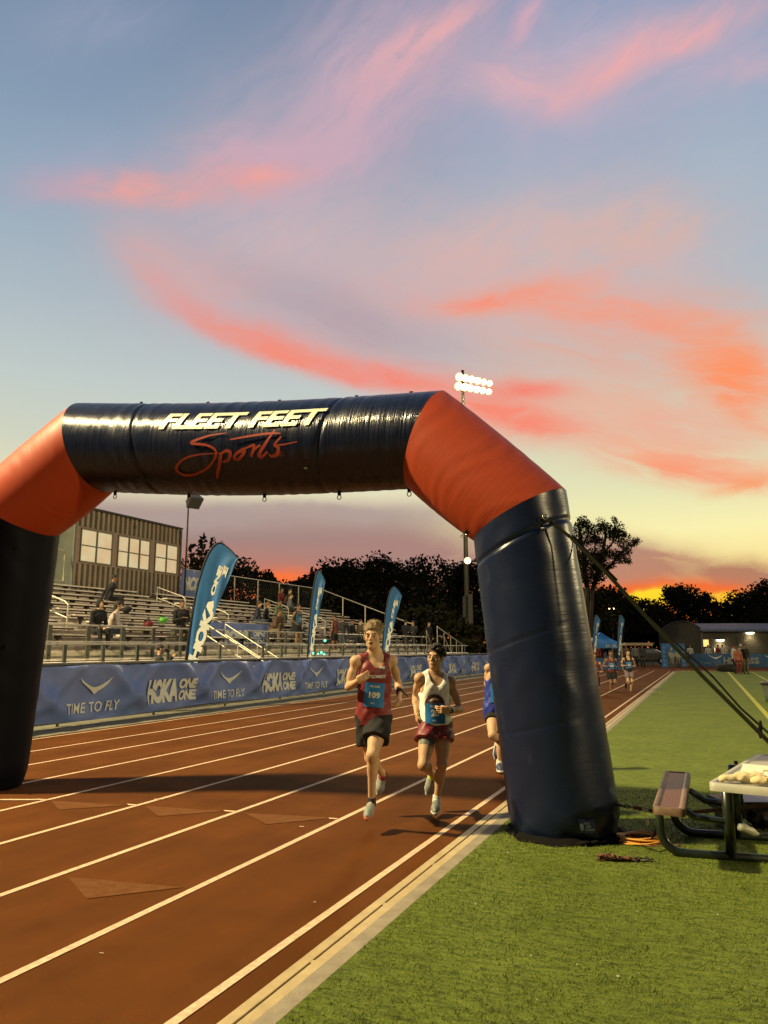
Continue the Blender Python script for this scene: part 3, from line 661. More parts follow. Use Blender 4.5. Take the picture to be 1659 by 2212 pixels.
# ------------------------------------------------------------------ grandstand
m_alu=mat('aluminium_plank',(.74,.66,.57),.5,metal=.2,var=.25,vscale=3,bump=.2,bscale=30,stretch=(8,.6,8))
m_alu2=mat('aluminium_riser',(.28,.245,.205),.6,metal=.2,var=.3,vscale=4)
m_galv=mat('galvanised_pipe',(.50,.46,.37),.5,metal=.5,var=.15,vscale=10)
m_post=mat('grey_green_post',(.055,.060,.042),.6,var=.2,vscale=6)
m_brk=mat('dark_bracket',(.018,.015,.012),.7)
GY0,GY1=9.0,42.0
def stand():
    S=thing('grandstand',(-17.5,26,0),'long aluminium grandstand with stepped bench rows and pipe rails behind the blue banners','grandstand')
    aisles=[17.1,25.2,33.4]
    def segs():
        y=GY0
        for a in aisles+[None]:
            e=(a-.55) if a else GY1
            yield y,e
            y=(a+.55) if a else 0
    rng=random.Random(2)
    NR=11
    for k in range(-1,NR-1):
        x=-15.2-.6*k; z=1.93+.2*k
        MB().box((x-.33,GY0,z-.47),(x+.27,GY1,z-.43)).build('footboard',m_alu,S)
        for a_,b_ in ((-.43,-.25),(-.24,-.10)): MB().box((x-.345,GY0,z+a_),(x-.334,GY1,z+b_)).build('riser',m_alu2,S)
        if k<0: continue
        for a,b in segs():
            mb=MB(); 
            mb.box((x-.12,a,z-.045),(x+.122,b,z))
            s=mb.build('bench_seat',m_alu,S); br=MB(); br.box((x-.02,a+.02,z-.08),(x+.02,b-.02,z-.046)); y=a+.35
            while y<b-.1:
                br.box((x-.09,y,z-.14),(x+.11,y+.05,z-.047)); br.box((x-.03,y,z-.43),(x+.03,y+.05,z-.14)); y+=1.5
            br.build('seat_support',m_brk,s)
    # closed front fascia and deck
    MB().box((-15.0,GY0,1.20),(-13.7,GY1+5,1.24)).build('front_deck',m_alu,S)
    m_fas=(mat('cream_fascia',(.48,.45,.33),.5,metal=.2,var=.2,vscale=3))
    for z_,w_,t_ in ((1.25,.09,.0),(1.355,.105,.02)): MB().box((-14.62,GY0,z_),(-14.6+t_,GY1+3,z_+w_)).build('front_fascia',m_fas,S)
    # understructure
    for y in np.arange(GY0+.5,GY1+.2,3.0):
        us=MB()
        for x in (-15.0,-17.5,-20.6): us.bar((x,y,0),(x,y,1.4+(-15.2-x)*.33),.09,.09)
        us.bar((-14.6,y,1.15),(-21,y,3.25),.08,.12); us.build('truss',m_brk,S)
    # rails: each run has a top pipe, a mid pipe and flat posts
    def run(name,x,z0,zt,y0,y1,step,mid=None,gaps=(),w=.10,post=m_post):
        y=y0; brk=[y0]
        for a,b in gaps: brk+= [a,b]
        brk.append(y1)
        for i in range(0,len(brk),2):
            o=MB().tube([(x,brk[i],zt),(x,brk[i+1],zt)],.022,8).build(name,m_galv,S)
            if mid: MB().tube([(x,brk[i],mid),(x,brk[i+1],mid)],.018,8).build('mid_rail',m_galv,o)
        y=y0
        while y<=y1+.01:
            if not any(a+.2<y<b-.2 for a,b in gaps): MB().box((x-.07,y-w/2,z0),(x-.03,y+w/2,zt-.02)).build('rail_post',post,o)
            y+=step
    run('front_rail',-13.55,1.20,1.66,GY0,47.0,1.25,None,((21.2,22.9),),.10)
    run('guard_rail',-14.4,1.24,2.13,10.55,41.5,1.27,1.72,((21.7,22.9),(27.2,30.2)),.12)
    MB().box((-13.68,GY0,1.19),(-13.50,47,1.24)).build('deck_edge',mat('white_edge',(.60,.56,.46),.5,metal=.3),S)
    run('cross_aisle_rail',-16.0,1.8,2.52,9.5,41.0,2.6,None,((16.6,17.6),(24.6,25.8),(32.8,34.0)),.09)
    # rear fence with mesh, side rail going down the far end
    run('rear_rail',-21.2,3.7,5.0,28.3,42.0,2.2,None,(),.05,m_galv)
    run('rear_rail',-21.2,3.7,5.0,9.0,19.2,2.2,None,(),.05,m_galv)
    sr=MB(); sr.tube([(-21.2,42.05,5.0),(-15.4,42.05,2.87),(-15.4,42.05,1.9)],.026,8)
    for t in (.25,.5,.75,.93): sr.bar((-21.2+5.8*t,42.05,5.0-2.13*t),(-21.2+5.8*t,42.05,3.6-1.9*t),.05,.05)
    sr.build('side_rail',m_galv,S)
    # aisle handrails: bent loops
    for ya in aisles:
        for x0,z0 in ((-16.6,2.35),(-18.6,3.0)):
            h=MB(); h.tube([(x0,ya,z0-.45),(x0,ya,z0+.42),(x0-.12,ya,z0+.52),(x0-1.35,ya,z0+.92),(x0-1.35,ya,z0+.1)],.022,8); h.tube([(x0,ya,z0+.05),(x0-1.35,ya,z0+.5)],.018,6); h.build('aisle_handrail',m_galv,S)
    # stair down to the track
    for i in range(6): MB().box((-14.5+.28*i,21.75,1.0-.19*i),(-14.2+.28*i,22.85,1.04-.19*i)).build('stair_tread',m_alu,S)
    for ya in (21.7,22.9):
        h=MB()
        for dz in (0,-.35): h.tube([(-15.2,ya,2.36+dz),(-13.2,ya,1.28+dz),(-12.5,ya,.9+dz)],.022,8)
        for x,zt in ((-15.2,2.36),(-13.9,1.66),(-12.6,.95)): h.tube([(x,ya,zt),(x,ya,zt-.95)],.022,8)
        h.build('stair_handrail',m_galv,S)
    # ramp enclosure at the far end
    rp=MB()
    rp.tube([(-14.4,43.6,2.75),(-14.4,48.6,1.75),(-14.4,48.6,.2)],.03,8); rp.tube([(-14.4,43.6,2.75),(-14.4,43.6,.2)],.03,8); rp.tube([(-14.4,43.6,2.2),(-14.4,44.9,2.2)],.02,6)
    for y in (44.9,46.2,47.4): rp.tube([(-14.4,y,2.75-.2*(y-43.6)),(-14.4,y,.2)],.02,6)
    rp.tube([(-14.4,44.8,2.3),(-14.4,47.0,.6)],.02,6)
    rp.tube([(-14.4,41.7,2.5),(-14.4,42.8,1.3),(-14.4,42.8,.2)],.022,6); rp.tube([(-14.4,41.7,2.5),(-14.4,41.7,1.2)],.022,6)
    rp.build('ramp_rail',m_galv,S)
    return S
STAND=stand()
# chain-link mesh of the rear fence: a thing of its own beside the press box
def press_box():
    P=thing('press_box',(-22.5,24.8,0),'corrugated metal press box with three banks of lit reflecting windows above the stands','press box')
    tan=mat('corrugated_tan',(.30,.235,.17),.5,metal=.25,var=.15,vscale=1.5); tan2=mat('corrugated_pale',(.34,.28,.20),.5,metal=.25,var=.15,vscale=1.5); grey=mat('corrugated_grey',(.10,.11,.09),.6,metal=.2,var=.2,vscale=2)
    y0,y1,x=21.75,27.95,-21.0
    def corr(a,b,z0,z1,xx,m,name,ax=1,per=.27,dep=.085):
        mb=MB(); pts=[]; t=a
        while t<b-1e-6:
            for f_,d_ in ((0,0),(.42,0),(.5,-dep),(.92,-dep)):
                q=t+f_*per
                if q<=b: pts.append((q,d_))
            t+=per
        pts.append((b,0)); vs=[]; fs=[]
        for i,(q,d_) in enumerate(pts):
            for z in (z0,z1): vs.append((xx+d_,q,z) if ax==1 else (q,xx+d_,z))
            if i: fs.append((2*i-2,2*i,2*i+1,2*i-1))
        return mb.add(vs,fs).build(name,m,P)
    corr(y0,y1,5.98,6.66,x,tan,'upper_wall'); corr(y0,y1,3.72,4.62,x,tan,'lower_wall'); corr(y0,y1,2.9,3.70,x-.01,tan2,'base_wall')
    # window band with piers
    W_=((22.0,24.28,2),(24.62,26.62,3),(26.86,27.86,2))
    W_=((22.02,23.72,2),(24.0,25.95,3),(26.25,27.80,2))
    z0,z1=4.66,5.92
    pr=MB(); e=[y0]+[v for a,b,_ in W_ for v in (a,b)]+[y1]
    for i in range(0,len(e),2): pr.box((x-.06,e[i],4.62),(x-.015,e[i+1],5.98))
    pr.box((x-.06,y0,5.92),(x-.012,y1,5.98)); pr.box((x-.06,y0,4.615),(x-.012,y1,4.66)); pr.build('window_surround',mat('window_surround',(.30,.22,.17),.6,var=.1),P)
    gl=mat('glowing_pane',(.50,.47,.30),.12,var=.3,vscale=1.6,spec=.6,color2=(.50,.36,.21),emit='base',estr=.85); fr_=mat('window_frame',(.16,.15,.115),.5,metal=.3)  # panes emit their own tint in place of reflected sky; no lamp behind
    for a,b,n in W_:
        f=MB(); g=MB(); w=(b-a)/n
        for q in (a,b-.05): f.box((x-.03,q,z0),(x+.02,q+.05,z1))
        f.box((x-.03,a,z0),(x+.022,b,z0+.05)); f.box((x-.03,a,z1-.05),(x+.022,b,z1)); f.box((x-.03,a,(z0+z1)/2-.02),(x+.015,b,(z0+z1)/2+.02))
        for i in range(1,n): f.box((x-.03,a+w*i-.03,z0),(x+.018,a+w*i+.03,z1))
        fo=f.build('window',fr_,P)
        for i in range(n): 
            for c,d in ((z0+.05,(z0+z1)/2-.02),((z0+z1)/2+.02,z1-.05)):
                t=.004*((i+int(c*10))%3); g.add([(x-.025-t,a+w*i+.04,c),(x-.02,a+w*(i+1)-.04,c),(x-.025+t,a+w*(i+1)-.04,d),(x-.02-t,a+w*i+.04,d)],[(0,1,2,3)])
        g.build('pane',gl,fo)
    rf=MB(); rf.prism([(x+.06,y0-.05,6.66),(x-3.2,y0-.05,6.95),(x-3.2,y0-.05,7.02),(x+.06,y0-.05,6.74)],(0,y1-y0+.1,0)); rf.build('roof',mat('roof_edge',(.03,.028,.025),.6),P)
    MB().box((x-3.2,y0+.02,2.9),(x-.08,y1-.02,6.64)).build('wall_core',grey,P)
    cr=MB(); cr.box((x-.04,y1-.02,2.9),(x+.03,y1+.05,6.64)); cr.box((x-.04,y0-.06,2.9),(x+.03,y0+.01,6.64)); cr.build('corner_trim',mat('trim_grey',(.13,.14,.12),.6),P)
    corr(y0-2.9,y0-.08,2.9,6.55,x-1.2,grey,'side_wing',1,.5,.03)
    ra=MB(); ra.tube([(x-.1,y0-2.4,4.0),(x-.1,y0-2.4,5.0),(x-.1,y0-.35,5.0),(x-.1,y0-.35,3.9),(x-.1,y0-2.4,3.9)],.028,8); ra.build('landing_rail',m_galv,P)
    MB().box((x-1.2,y0-2.6,3.3),(x-.05,y0-.1,3.6)).build('landing',m_alu2,P)
    sp=MB(); sp.box((x+.0,24.9,6.32),(x+.06,25.0,6.42)); sp.build('vent_box',fr_,P)
    return P
press_box()
fn=thing('chain_link_fence',(-21.25,35,3.7),'tall dark chain link fence along the back of the grandstand','fence')
m_link=mat('chain_link',(.05,.05,.045),.6,metal=.4)
lk=MB()
for i in range(150):
    y=28.3+i*.18
    for s in (1,-1):
        a,b=(y,y+.6*s*1.0); 
        if 28.2<b<42.1 and y<42: lk.bar((-21.24,y,3.75),(-21.24,b,4.97),.006,.006)
lk.build('mesh_panel',m_link,fn)
# ------------------------------------------------------------------ sponsor banners on the trackside fence
m_ban=mat('banner_blue',(.17,.225,.47),.5,spec=.3,var=.2,vscale=1.2,color2=(.11,.18,.45))
m_pr=mat('banner_print',(.62,.64,.58),.6,var=.08,vscale=20)
XB=-12.1
def fold(y,z):
    # cloth pinned along the top every 2.55 m, swagging between the pins
    d=0
    for yc in np.arange(8.2,52,2.56):
        u=(y-yc)/2.56
        if abs(u)<1.6:
            d+=.12*math.exp(-((abs(u)-.16-(1.25-z)*.44)/.11)**2)*(1 if z>.3 else z/.3)
    d+=.022*math.sin(y*2.1+z*5)+.015*math.sin(y*5.3-z*7+1)+.01*math.sin(y*11+z*3)
    return d
def banner(y0,y1,zt,label,items,seam):
    B=thing('sponsor_banner',(XB,(y0+y1)/2,0),label,'banner','blue sponsor banners along the trackside fence')
    mb=MB(); nu=int((y1-y0)/.05); 
    top=lambda y: zt-.035*abs(math.sin((y-8.2)/2.56*math.pi))-.0022*(y-12)
    bot=lambda y: .11+.03*math.sin(y*.8)
    mb.grid(lambda u,v:(XB+fold(y0+(y1-y0)*u,v*1.2)*(1 if 0<v<1 else .5),y0+(y1-y0)*u,bot(y0+(y1-y0)*u)+(top(y0+(y1-y0)*u)-bot(y0+(y1-y0)*u))*v),nu,26)
    c=mb.build('cloth',m_ban,B,True)
    on=lambda y,z:(XB+fold(y,z)+.034,y,z)
    for kind,yc,s in items:
        t=MB()
        if kind=='h':
            for vf in HOKA: put2d(t,vf,lambda u,v: on(yc+(u-.5)*1.9*s,.30+v*.56*s-.0015*yc))
            t.build('logo_lettering',m_pr,c)
            b=MB(); put2d(b,BRD,lambda u,v:(on(yc+(u-.5)*.46*s-.50*s,.46+v*.24*s)[0]+.006,yc+(u-.5)*.46*s-.50*s,.46+v*.24*s)); b.build('bird_emblem',m_ban,c)
        else:
            put2d(t,BRD,lambda u,v: on(yc+(u-.5)*.95*s,.60+v*.36*s)); t.build('bird_emblem',m_pr,c)
            t=MB(); put2d(t,TTF,lambda u,v: on(yc+(u-.5)*1.6*s-.02,.235+v*.215*s)); t.build('lettering',m_pr,c)
    return B
banner(6.5,19.75,1.235,'blue fence banner nearest the camera, the one starting behind the left leg of the arch',[('b',13.36,1),('h',15.92,1),('b',18.5,1)],0)
banner(19.765,32.4,1.225,'blue fence banner that passes behind the runner in the red singlet',[('h',21.1,1),('b',23.65,1),('h',25.95,1),('b',28.9,1)],0)
banner(32.45,49.5,1.21,'farthest blue fence banner, behind the runner in white and ending by the right arch leg',[('h',33.25,.98),('b',36.0,.95),('h',38.7,.92),('b',40.8,.9),('h',43.2,.92),('b',45.5,.9),('h',47.8,.9)],0)
fe=thing('trackside_fence',(-12.25,28,0),'low pipe and mesh fence carrying the blue banners beside the outer lane','fence')
f=MB(); f.tube([(-12.22,6,1.26),(-12.22,50,1.17)],.028,8); f.tube([(-12.22,6,.08),(-12.22,50,.08)],.02,6); f.build('top_rail',mat('old_rail',(.13,.12,.08),.7,var=.4,vscale=14),fe)
for y in np.arange(6.5,50,3.0): MB().tube([(-12.2,y,0),(-12.2,y,1.27-.002*(y-6))],.03,8).build('post',m_post,fe)
for y in (12.8,):
    pass
# ------------------------------------------------------------------ teardrop flags
m_flag=mat('flag_blue',(.008,.095,.27),.55,var=.12,vscale=2,sheen=.2); m_fpole=mat('flag_pole',(.012,.010,.010),.5)
def flag(base,hgt,wd,ang,label,group='teardrop flags',lean=0.0,thick=.055,narrow=1.0):
    """sail stands in the vertical plane through base turned by ang; pole on the left bends over the top"""
    F=thing('teardrop_flag',base,label,'flag',group); b=np.array(base,float); ax=V(math.cos(ang),math.sin(ang),0); nr=V(-ax[1],ax[0],0)
    def pole(t):     # curve of the pole: up, then over to the right
        x=wd*narrow*(-.02+.30*t**2.2) if t<.62 else 0
        return x
    ctl=[(0,0),(.06,.18),(.10,.36),(.17,.56),(.27,.76),(.43,.93),(.62,1.0),(.84,.965),(1.02,.905)]
    def sp(t):
        t=t*(len(ctl)-1); i=min(int(t),len(ctl)-2); q=t-i; P0,P1,P2,P3=[np.array(ctl[min(max(k,0),len(ctl)-1)],float) for k in (i-1,i,i+1,i+2)]
        return .5*((2*P1)+(-P0+P2)*q+(2*P0-5*P1+4*P2-P3)*q*q+(-P0+3*P1-3*P2+P3)*q**3)
    W3=lambda x,z,d=0: b+ax*((x+lean*z)*wd)+V(0,0,z*hgt)+nr*d
    pts=[W3(*sp(t)) for t in np.linspace(0,1,40)]
    MB().tube([W3(0,-.03)]+pts,[thick*.5]*14+[thick*.5-thick*.25*(i/26) for i in range(27)],8).build('pole',m_fpole,F,True)
    tip=np.array(ctl[-1]); low=np.array((.03,.03))
    wob=lambda u,v: .05*math.sin(v*9+u*4)*u*(1-u)*2+.02*math.sin(v*23+u*9)*u
    def sail(u,v):
        e=sp(v); r=low+(tip-low)*v; r=r+V(-.035,0)*math.sin(math.pi*v)
        return W3(*(e+(r-e)*u),wob(u,v))
    s=MB().grid(sail,14,60).build('sail',m_flag,F,True)
    # print runs up the sail
    a0=np.array((.21,.27)); a1=np.array((.76,.86)); n_=unit((a1-a0)*V(wd,hgt)); 
    for vf in HOKA:
        for side in (-1,1):
            t=MB()
            def P(u,v):
                q=a0+(a1-a0)*u; wl=(.165 if True else 0)*wd*1.0; pr=V(-n_[1],n_[0])*(v-.5)*wl*1.25
                x=q[0]+pr[0]/wd*narrow; z=q[1]+pr[1]/hgt
                return x,z
            vs,fs=vf; t.add([W3(*P(u,v),side*.012+wob(.5,P(u,v)[1])) for u,v in vs],fs); t.build('logo_lettering',m_pr,s)
    return F
flag((-12.75,17.22,0.0),4.36,1.36,YAW+R(4),'near blue teardrop flag, the largest, standing behind the first fence banner')
flag((-12.75,24.2,0.0),4.25,.62,YAW+R(10),'middle blue teardrop flag, seen narrow, above the second fence banner',narrow=1.0)
flag((-12.75,30.9,0.0),4.15,.92,YAW+R(6),'third blue teardrop flag, partly hidden behind the blond runner')
def hung(x,y0,y1,z0,z1,label,slant=0):
    B=thing('hanging_banner',(x,(y0+y1)/2,z0),label,'banner','blue banners hung in the stands')
    f=lambda y,z:.05*math.sin(y*9+z*2)+.03*math.sin(y*4-z*6)
    c=MB().grid(lambda u,v:(x+f(y0+(y1-y0)*u,z0+(z1-z0)*v),y0+(y1-y0)*u+slant*(1-v),z0+(z1-z0)*v),24,16).build('cloth',m_ban,B,True)
    t=MB()
    for vf in HOKA: put2d(t,vf,lambda u,v:(x+f(y0+(y1-y0)*(.12+u*.85),z0+(z1-z0)*(.25+v*.5))+.02,y0+(y1-y0)*(.12+u*.85),z0+(z1-z0)*(.25+v*.5)))
    t.build('logo_lettering',m_pr,c)
hung(-15.35,22.3,26.0,1.45,2.42,'wrinkled blue banner hung inside the stands beside the stair rails')
hung(-21.15,28.3,30.6,3.75,5.0,'blue banner on the rear fence next to the press box corner')
# ------------------------------------------------------------------ trees
m_leaf=mat('foliage_dark',(.008,.010,.004),.9,var=.5,vscale=.6,color2=(.016,.015,.006),spec=.1); m_leaf2=mat('foliage_olive',(.02,.021,.008),.9,var=.5,vscale=.8,color2=(.03,.026,.011),spec=.1); m_bark=mat('bark',(.030,.022,.015),.9,var=.4,vscale=6)
def leaves(rng,lobes,n,size,flat=.8):
    nr=np.random.RandomState(rng.randint(0,10**6)); w=np.array([l[1][0]*l[1][1]*l[1][2] for l in lobes])**.67; w/=w.sum(); vs=[];fs=[]
    which=nr.choice(len(lobes),n,p=w); d=nr.normal(size=(n,3)); d/=np.linalg.norm(d,axis=1)[:,None]
    rr=nr.uniform(.35,1,n)**.45
    # clump the leaves: pull them toward random twig ends
    k=max(8,n//22); cl=nr.normal(size=(k,3)); cl/=np.linalg.norm(cl,axis=1)[:,None]; cr=nr.uniform(.55,1.12,k); ci=nr.randint(0,k,n)
    P=(cl[ci]*cr[ci,None])*.8+d*rr[:,None]*.30
    C=np.array([l[0] for l in lobes])[which]; Rd=np.array([l[1] for l in lobes])[which]
    P=C+P*Rd
    a=nr.normal(size=(n,3)); a/=np.linalg.norm(a,axis=1)[:,None]; b=np.cross(a,nr.normal(size=(n,3))); b/=np.linalg.norm(b,axis=1)[:,None]
    s=size*nr.uniform(.5,1.25,n)[:,None]
    q=np.stack([P-a*s,P-b*s*.55,P+a*s*1.1,P+b*s*.55],1).reshape(-1,3)
    return q,np.arange(4*n).reshape(-1,4)
def tree(base,h,w,label,seed,kind='round',n=1500,size=.30,leafm=None,group='dark trees beyond the stadium',trunkfrac=.25,lean=0):
    rng=random.Random(seed); T=thing('tree',base,label,'tree',group); b=np.array(base,float); lobes=[]
    mb=MB(); tr=max(.12,h*.022)
    if kind=='conifer':
        for i in range(9):
            t=i/8; r=w/2*(1-t*.86); lobes.append((b+V(rng.uniform(-.2,.2),0,h*(.16+.80*t)),V(r,r,h*.085)))
        mb.tube([b,b+V(0,0,h*.98)],[tr,tr*.2],7)
    else:
        nl=rng.randint(7,10)
        top=b+V(lean,0,h*.55); mb.tube([b,b+V(lean*.3,0,h*trunkfrac),top],[tr,tr*.8,tr*.4],7)
        for i in range(nl):
            a=rng.uniform(0,6.28); rr=rng.uniform(.1,.36)*w; z=rng.uniform(trunkfrac+.12,.86)*h
            c=b+V(lean*z/h+math.cos(a)*rr,math.sin(a)*rr,z); r=rng.uniform(.16,.27)*w
            lobes.append((c,V(r,r,min(r*rng.uniform(.7,1.0),h*.2))))
            mb.tube([b+V(lean*.3,0,h*trunkfrac*rng.uniform(.9,1.5)),(b+V(0,0,h*trunkfrac)+c)/2+V(0,0,.05*h),c],[tr*.5,tr*.3,tr*.12],5)
        lobes.append((b+V(lean,0,h*.86),V(w*.22,w*.22,h*.13)))
    mb.build('trunk',m_bark,T,True)
    q,f=leaves(rng,lobes,n,size); mesh_from('crown',q,f,leafm or m_leaf,T,False)
    return T
def at_line(px,d): p=PD(px,1396.7,d); return (p[0],p[1],0)
TR=[ # pixel x, top y, distance, width m, kind, label
 (404,1186,46,4.0,'conifer','slim dark conifer just right of the press box'),(428,1160,48,3.4,'conifer','tallest pointed conifer rising above the near flag'),(449,1164,50,3.0,'conifer','second pointed conifer above the near flag'),(470,1180,52,3.6,'conifer','lower conifer to the right of the two pointed ones'),
 (510,1196,54,6,'round','bushy dark tree showing right of the near flag'),(535,1218,58,5,'round','small rounded tree sloping down toward the red gap'),(566,1236,70,4.5,'round','small tree left of the glowing gap in the skyline'),(578,1232,74,3.2,'round','thin tree standing in the glowing gap'),
 (622,1256,84,7,'round','low tree under the orange glow'),(655,1244,80,7,'round','low tree left of the middle flag'),(688,1230,84,9,'round','dark tree behind the tip of the middle flag'),
 (726,1212,86,9,'round','broad dark tree right of the middle flag'),(752,1206,92,7,'round','tall dark tree with a narrow top above the blond runner'),(786,1202,88,10,'round','wide dark tree directly above the blond runner'),(826,1202,90,10,'round','wide dark tree above the third flag'),
 (868,1208,92,9,'round','dark tree with an uneven top right of the third flag'),(905,1198,95,9,'round','tall loose tree left of the light pole'),(940,1196,98,8,'round','tall loose tree close to the light pole'),(975,1208,92,8,'round','tree with sunset showing through beside the light pole'),(1008,1206,100,9,'round','tree standing behind the light pole'),(1040,1200,95,9,'round','tree between the light pole and the right arch leg'),
 (1255,1268,82,12,'round','broad dark tree immediately right of the arch leg'),(1300,1266,86,12,'round','broad dark tree under the tall airy tree'),(1345,1284,96,10,'round','dark tree at the left edge of the sun glow'),
 (1388,1306,118,9,'round','low tree in front of the yellow sun glow'),(1422,1304,112,7,'round','small airy tree in front of the sun glow'),(1462,1268,108,9,'round','rounded dark tree between the two yellow glows'),(1496,1262,112,8,'round','tall rounded tree right of the yellow sun glow'),
 (1530,1276,130,4,'round','thin spindly tree standing alone on the skyline'),(1562,1298,120,12,'round','low wide tree under the second yellow glow'),(1604,1296,118,10,'round','low tree at the end of the second yellow glow'),(1630,1270,104,10,'round','dark tree behind the right end of the field house'),(1668,1260,104,12,'round','dark tree cut by the right edge of the picture')]
for i,(px,ty,d,w,k,lb) in enumerate(TR):
    b=at_line(px,d); h=(1396.7-ty)/1687*d*1.0+1.6; 
    tree(b,h,w,lb,i+10,k,n=int(1500+w*230),size=.24 if d>70 else .17)
# understorey that closes the view below the crowns
def hedge(name,x0,x1,d,top,label,seed):
    rng=random.Random(seed); H=thing(name,at_line((x0+x1)/2,d),label,'hedge'); lobes=[]; L=(x1-x0)/1687*d; a=np.array(at_line(x0,d)); b=np.array(at_line(x1,d)); n=int(L/2.2)+2
    h=(1396.7-top)/1687*d+1.6; st=MB()
    for i in range(n):
        t=i/(n-1); z=h*rng.uniform(.35,.55); lobes.append((a+(b-a)*t+V(0,rng.uniform(-1,1),z),V(2.6,1.6,z*rng.uniform(.85,1.1)))); 
        if i==n//2: st.tube([a+(b-a)*t,a+(b-a)*t+V(0,0,z)],.1,6)
    st.build('stem',m_bark,H)
    q,f=leaves(rng,lobes,int(L*300),.32); mesh_from('foliage',q,f,m_leaf,H,False)
hedge('hedge',385,700,62,1268,'long dark hedge behind the far part of the grandstand',1)
hedge('hedge',690,1060,80,1250,'tall dark hedge below the tree line left of the right arch leg',2)
hedge('hedge',1225,1480,98,1322,'dark hedge behind the blue tent and the far flags',3)
hedge('hedge',1470,1760,100,1312,'dark hedge behind the field house roof',4)
tree(at_line(905,70),5.2,7,'olive lit bush below the tree line left of the light pole',77,'round',n=2000,size=.25,leafm=m_leaf2)
tree(at_line(975,66),3.8,6,'low olive lit bush close to the foot of the light pole',78,'round',n=1600,size=.25,leafm=m_leaf2)
def airy_tree():
    d=70; T=thing('tree',at_line(1262,d),'tall airy gum tree with open forked branches right of the arch leg','tree','dark trees beyond the stadium'); rng=random.Random(5)
    P=lambda x,y,dd=0: PD(x,y,d+dd)
    mb=MB(); base=np.array(at_line(1262,d))
    br=[([(1268,1270),(1262,1225),(1258,1180),(1250,1140)],.20),([(1280,1275),(1290,1240),(1300,1200),(1308,1160),(1305,1135)],.20),([(1290,1240),(1320,1220),(1345,1190),(1362,1172)],.11),([(1300,1200),(1325,1170),(1330,1140)],.09),([(1262,1225),(1285,1190),(1285,1160)],.09),([(1262,1225),(1240,1200),(1236,1170)],.09),([(1320,1220),(1345,1212),(1352,1206)],.06),([(1258,1180),(1272,1150),(1268,1132)],.06),([(1345,1190),(1350,1165)],.05)]
    mb.tube([base,P(1268,1270)],[.26,.2],8)
    mb.tube([base+V(.3,0,0),P(1280,1275)],[.22,.17],8)
    for pts,r in br: mb.tube([P(x,y,rng.uniform(-.6,.6)) for x,y in pts],[r*1.2*(1-i/len(pts)*.75) for i in range(len(pts))],6)
    mb.build('trunk',m_bark,T,True)
    cl=[(1248,1134,13),(1262,1128,10),(1236,1150,12),(1240,1172,13),(1270,1140,10),(1283,1150,12),(1285,1168,10),(1302,1132,9),(1307,1140,11),(1318,1150,10),(1330,1140,12),(1326,1124,6),(1333,1158,12),(1345,1150,8),(1350,1170,11),(1366,1172,9),(1375,1166,6),(1352,1190,10),(1342,1204,11),(1326,1200,12),(1312,1192,10),(1300,1208,12),(1282,1200,16),(1262,1196,15),(1246,1200,14),(1240,1222,15),(1258,1222,14),(1278,1224,15),(1300,1228,13),(1320,1222,9),(1250,1245,16),(1275,1250,14),(1292,1252,10),(1296,1172,9),(1268,1170,10),(1352,1212,7),(1255,1156,9)]
    lobes=[]
    for x,y,r in cl:
        for q in range(3):
            rr=r/1687*d*1.4; lobes.append((P(x+rng.uniform(-.7,.7)*r,y+rng.uniform(-.7,.7)*r,rng.uniform(-1.6,1.6)),V(rr,rr*1.2,rr*.8)))
    q,f=leaves(rng,lobes,17000,.095); mesh_from('crown',q,f,m_leaf,T,False)
airy_tree()
# ------------------------------------------------------------------ light poles
def light_tower():
    x,y=at_line(1010,76)[:2]; T=thing('floodlight_tower',(x,y,0),'tall floodlight mast with two glowing rows of lamps above the right corner of the arch','floodlight mast')
    mp=mat('mast_steel',(.20,.19,.14),.5,metal=.4,var=.2,vscale=1); ztop=PD(1012,800,76)[2]
    MB().tube([(x,y,0),(x,y,13),(x,y,ztop)],[.27,.22,.15],12).build('pole',mp,T,True)
    warmr=mat('halo_ring_glow',(1,.8,.4),.5,emit=(1.0,.74,.30),estr=1.5); glow=mat('lamp_glow',(1,.95,.8),.5,emit=(1.0,.86,.55),estr=60); hood=mat('lamp_hood',(.12,.10,.08),.6)  # warm emissive ring added round each lamp to imitate its halo
    for row,(xa,ya,xb,yb) in enumerate(((992,814,1058,828),(990,834,1056,846))):
        MB().bar(PD(xa-8,ya+2,76),PD(xb+6,yb+2,76),.10,.12).build('crossarm',mp,T)
        n=6
        for i in range(n):
            t=i/(n-1); c=PD(xa+(xb-xa)*t,ya+(yb-ya)*t,75.6)
            ax=unit(V(.45,-.85,-.35)); r=.43-.11*t
            hd=MB().lathe([(.12,-.45),(r*.8,-.28),(r,0),(r*1.02,.02)],c,16,ax).build('lamp_hood',hood,T,True)
            MB().lathe([(r*1.0,.03),(r*.9,.05),(.02,.06)],c,16,ax).build('halo_ring',warmr,hd,True); MB().lathe([(r*.66,.07),(r*.5,.14),(.02,.17)],c,16,ax).build('lamp',glow,hd,True)
    c=PD(1010,1211,75.3); lb=MB().lathe([(.05,-.2),(.3,-.05),(.36,0)],c,16,(0.3,-.9,-.3)).build('lamp_hood',hood,T,True); MB().lathe([(.35,.01),(.30,.05),(.02,.06)],c,16,(0.3,-.9,-.3)).build('halo_ring',warmr,lb,True); MB().lathe([(.22,.07),(.16,.13),(.02,.17)],c,16,(0.3,-.9,-.3)).build('lamp',glow,lb,True)
    MB().box((x-.25,y-.55,4.4),(x+.05,y-.26,6.4)).build('junction_box',mat('box_grey',(.10,.10,.07),.6),T)
    MB().box((x+.28,y-.5,3.0),(x+.66,y-.2,6.6)).build('switch_cabinet',mat('cabinet_grey',(.13,.13,.09),.6),T)
light_tower()
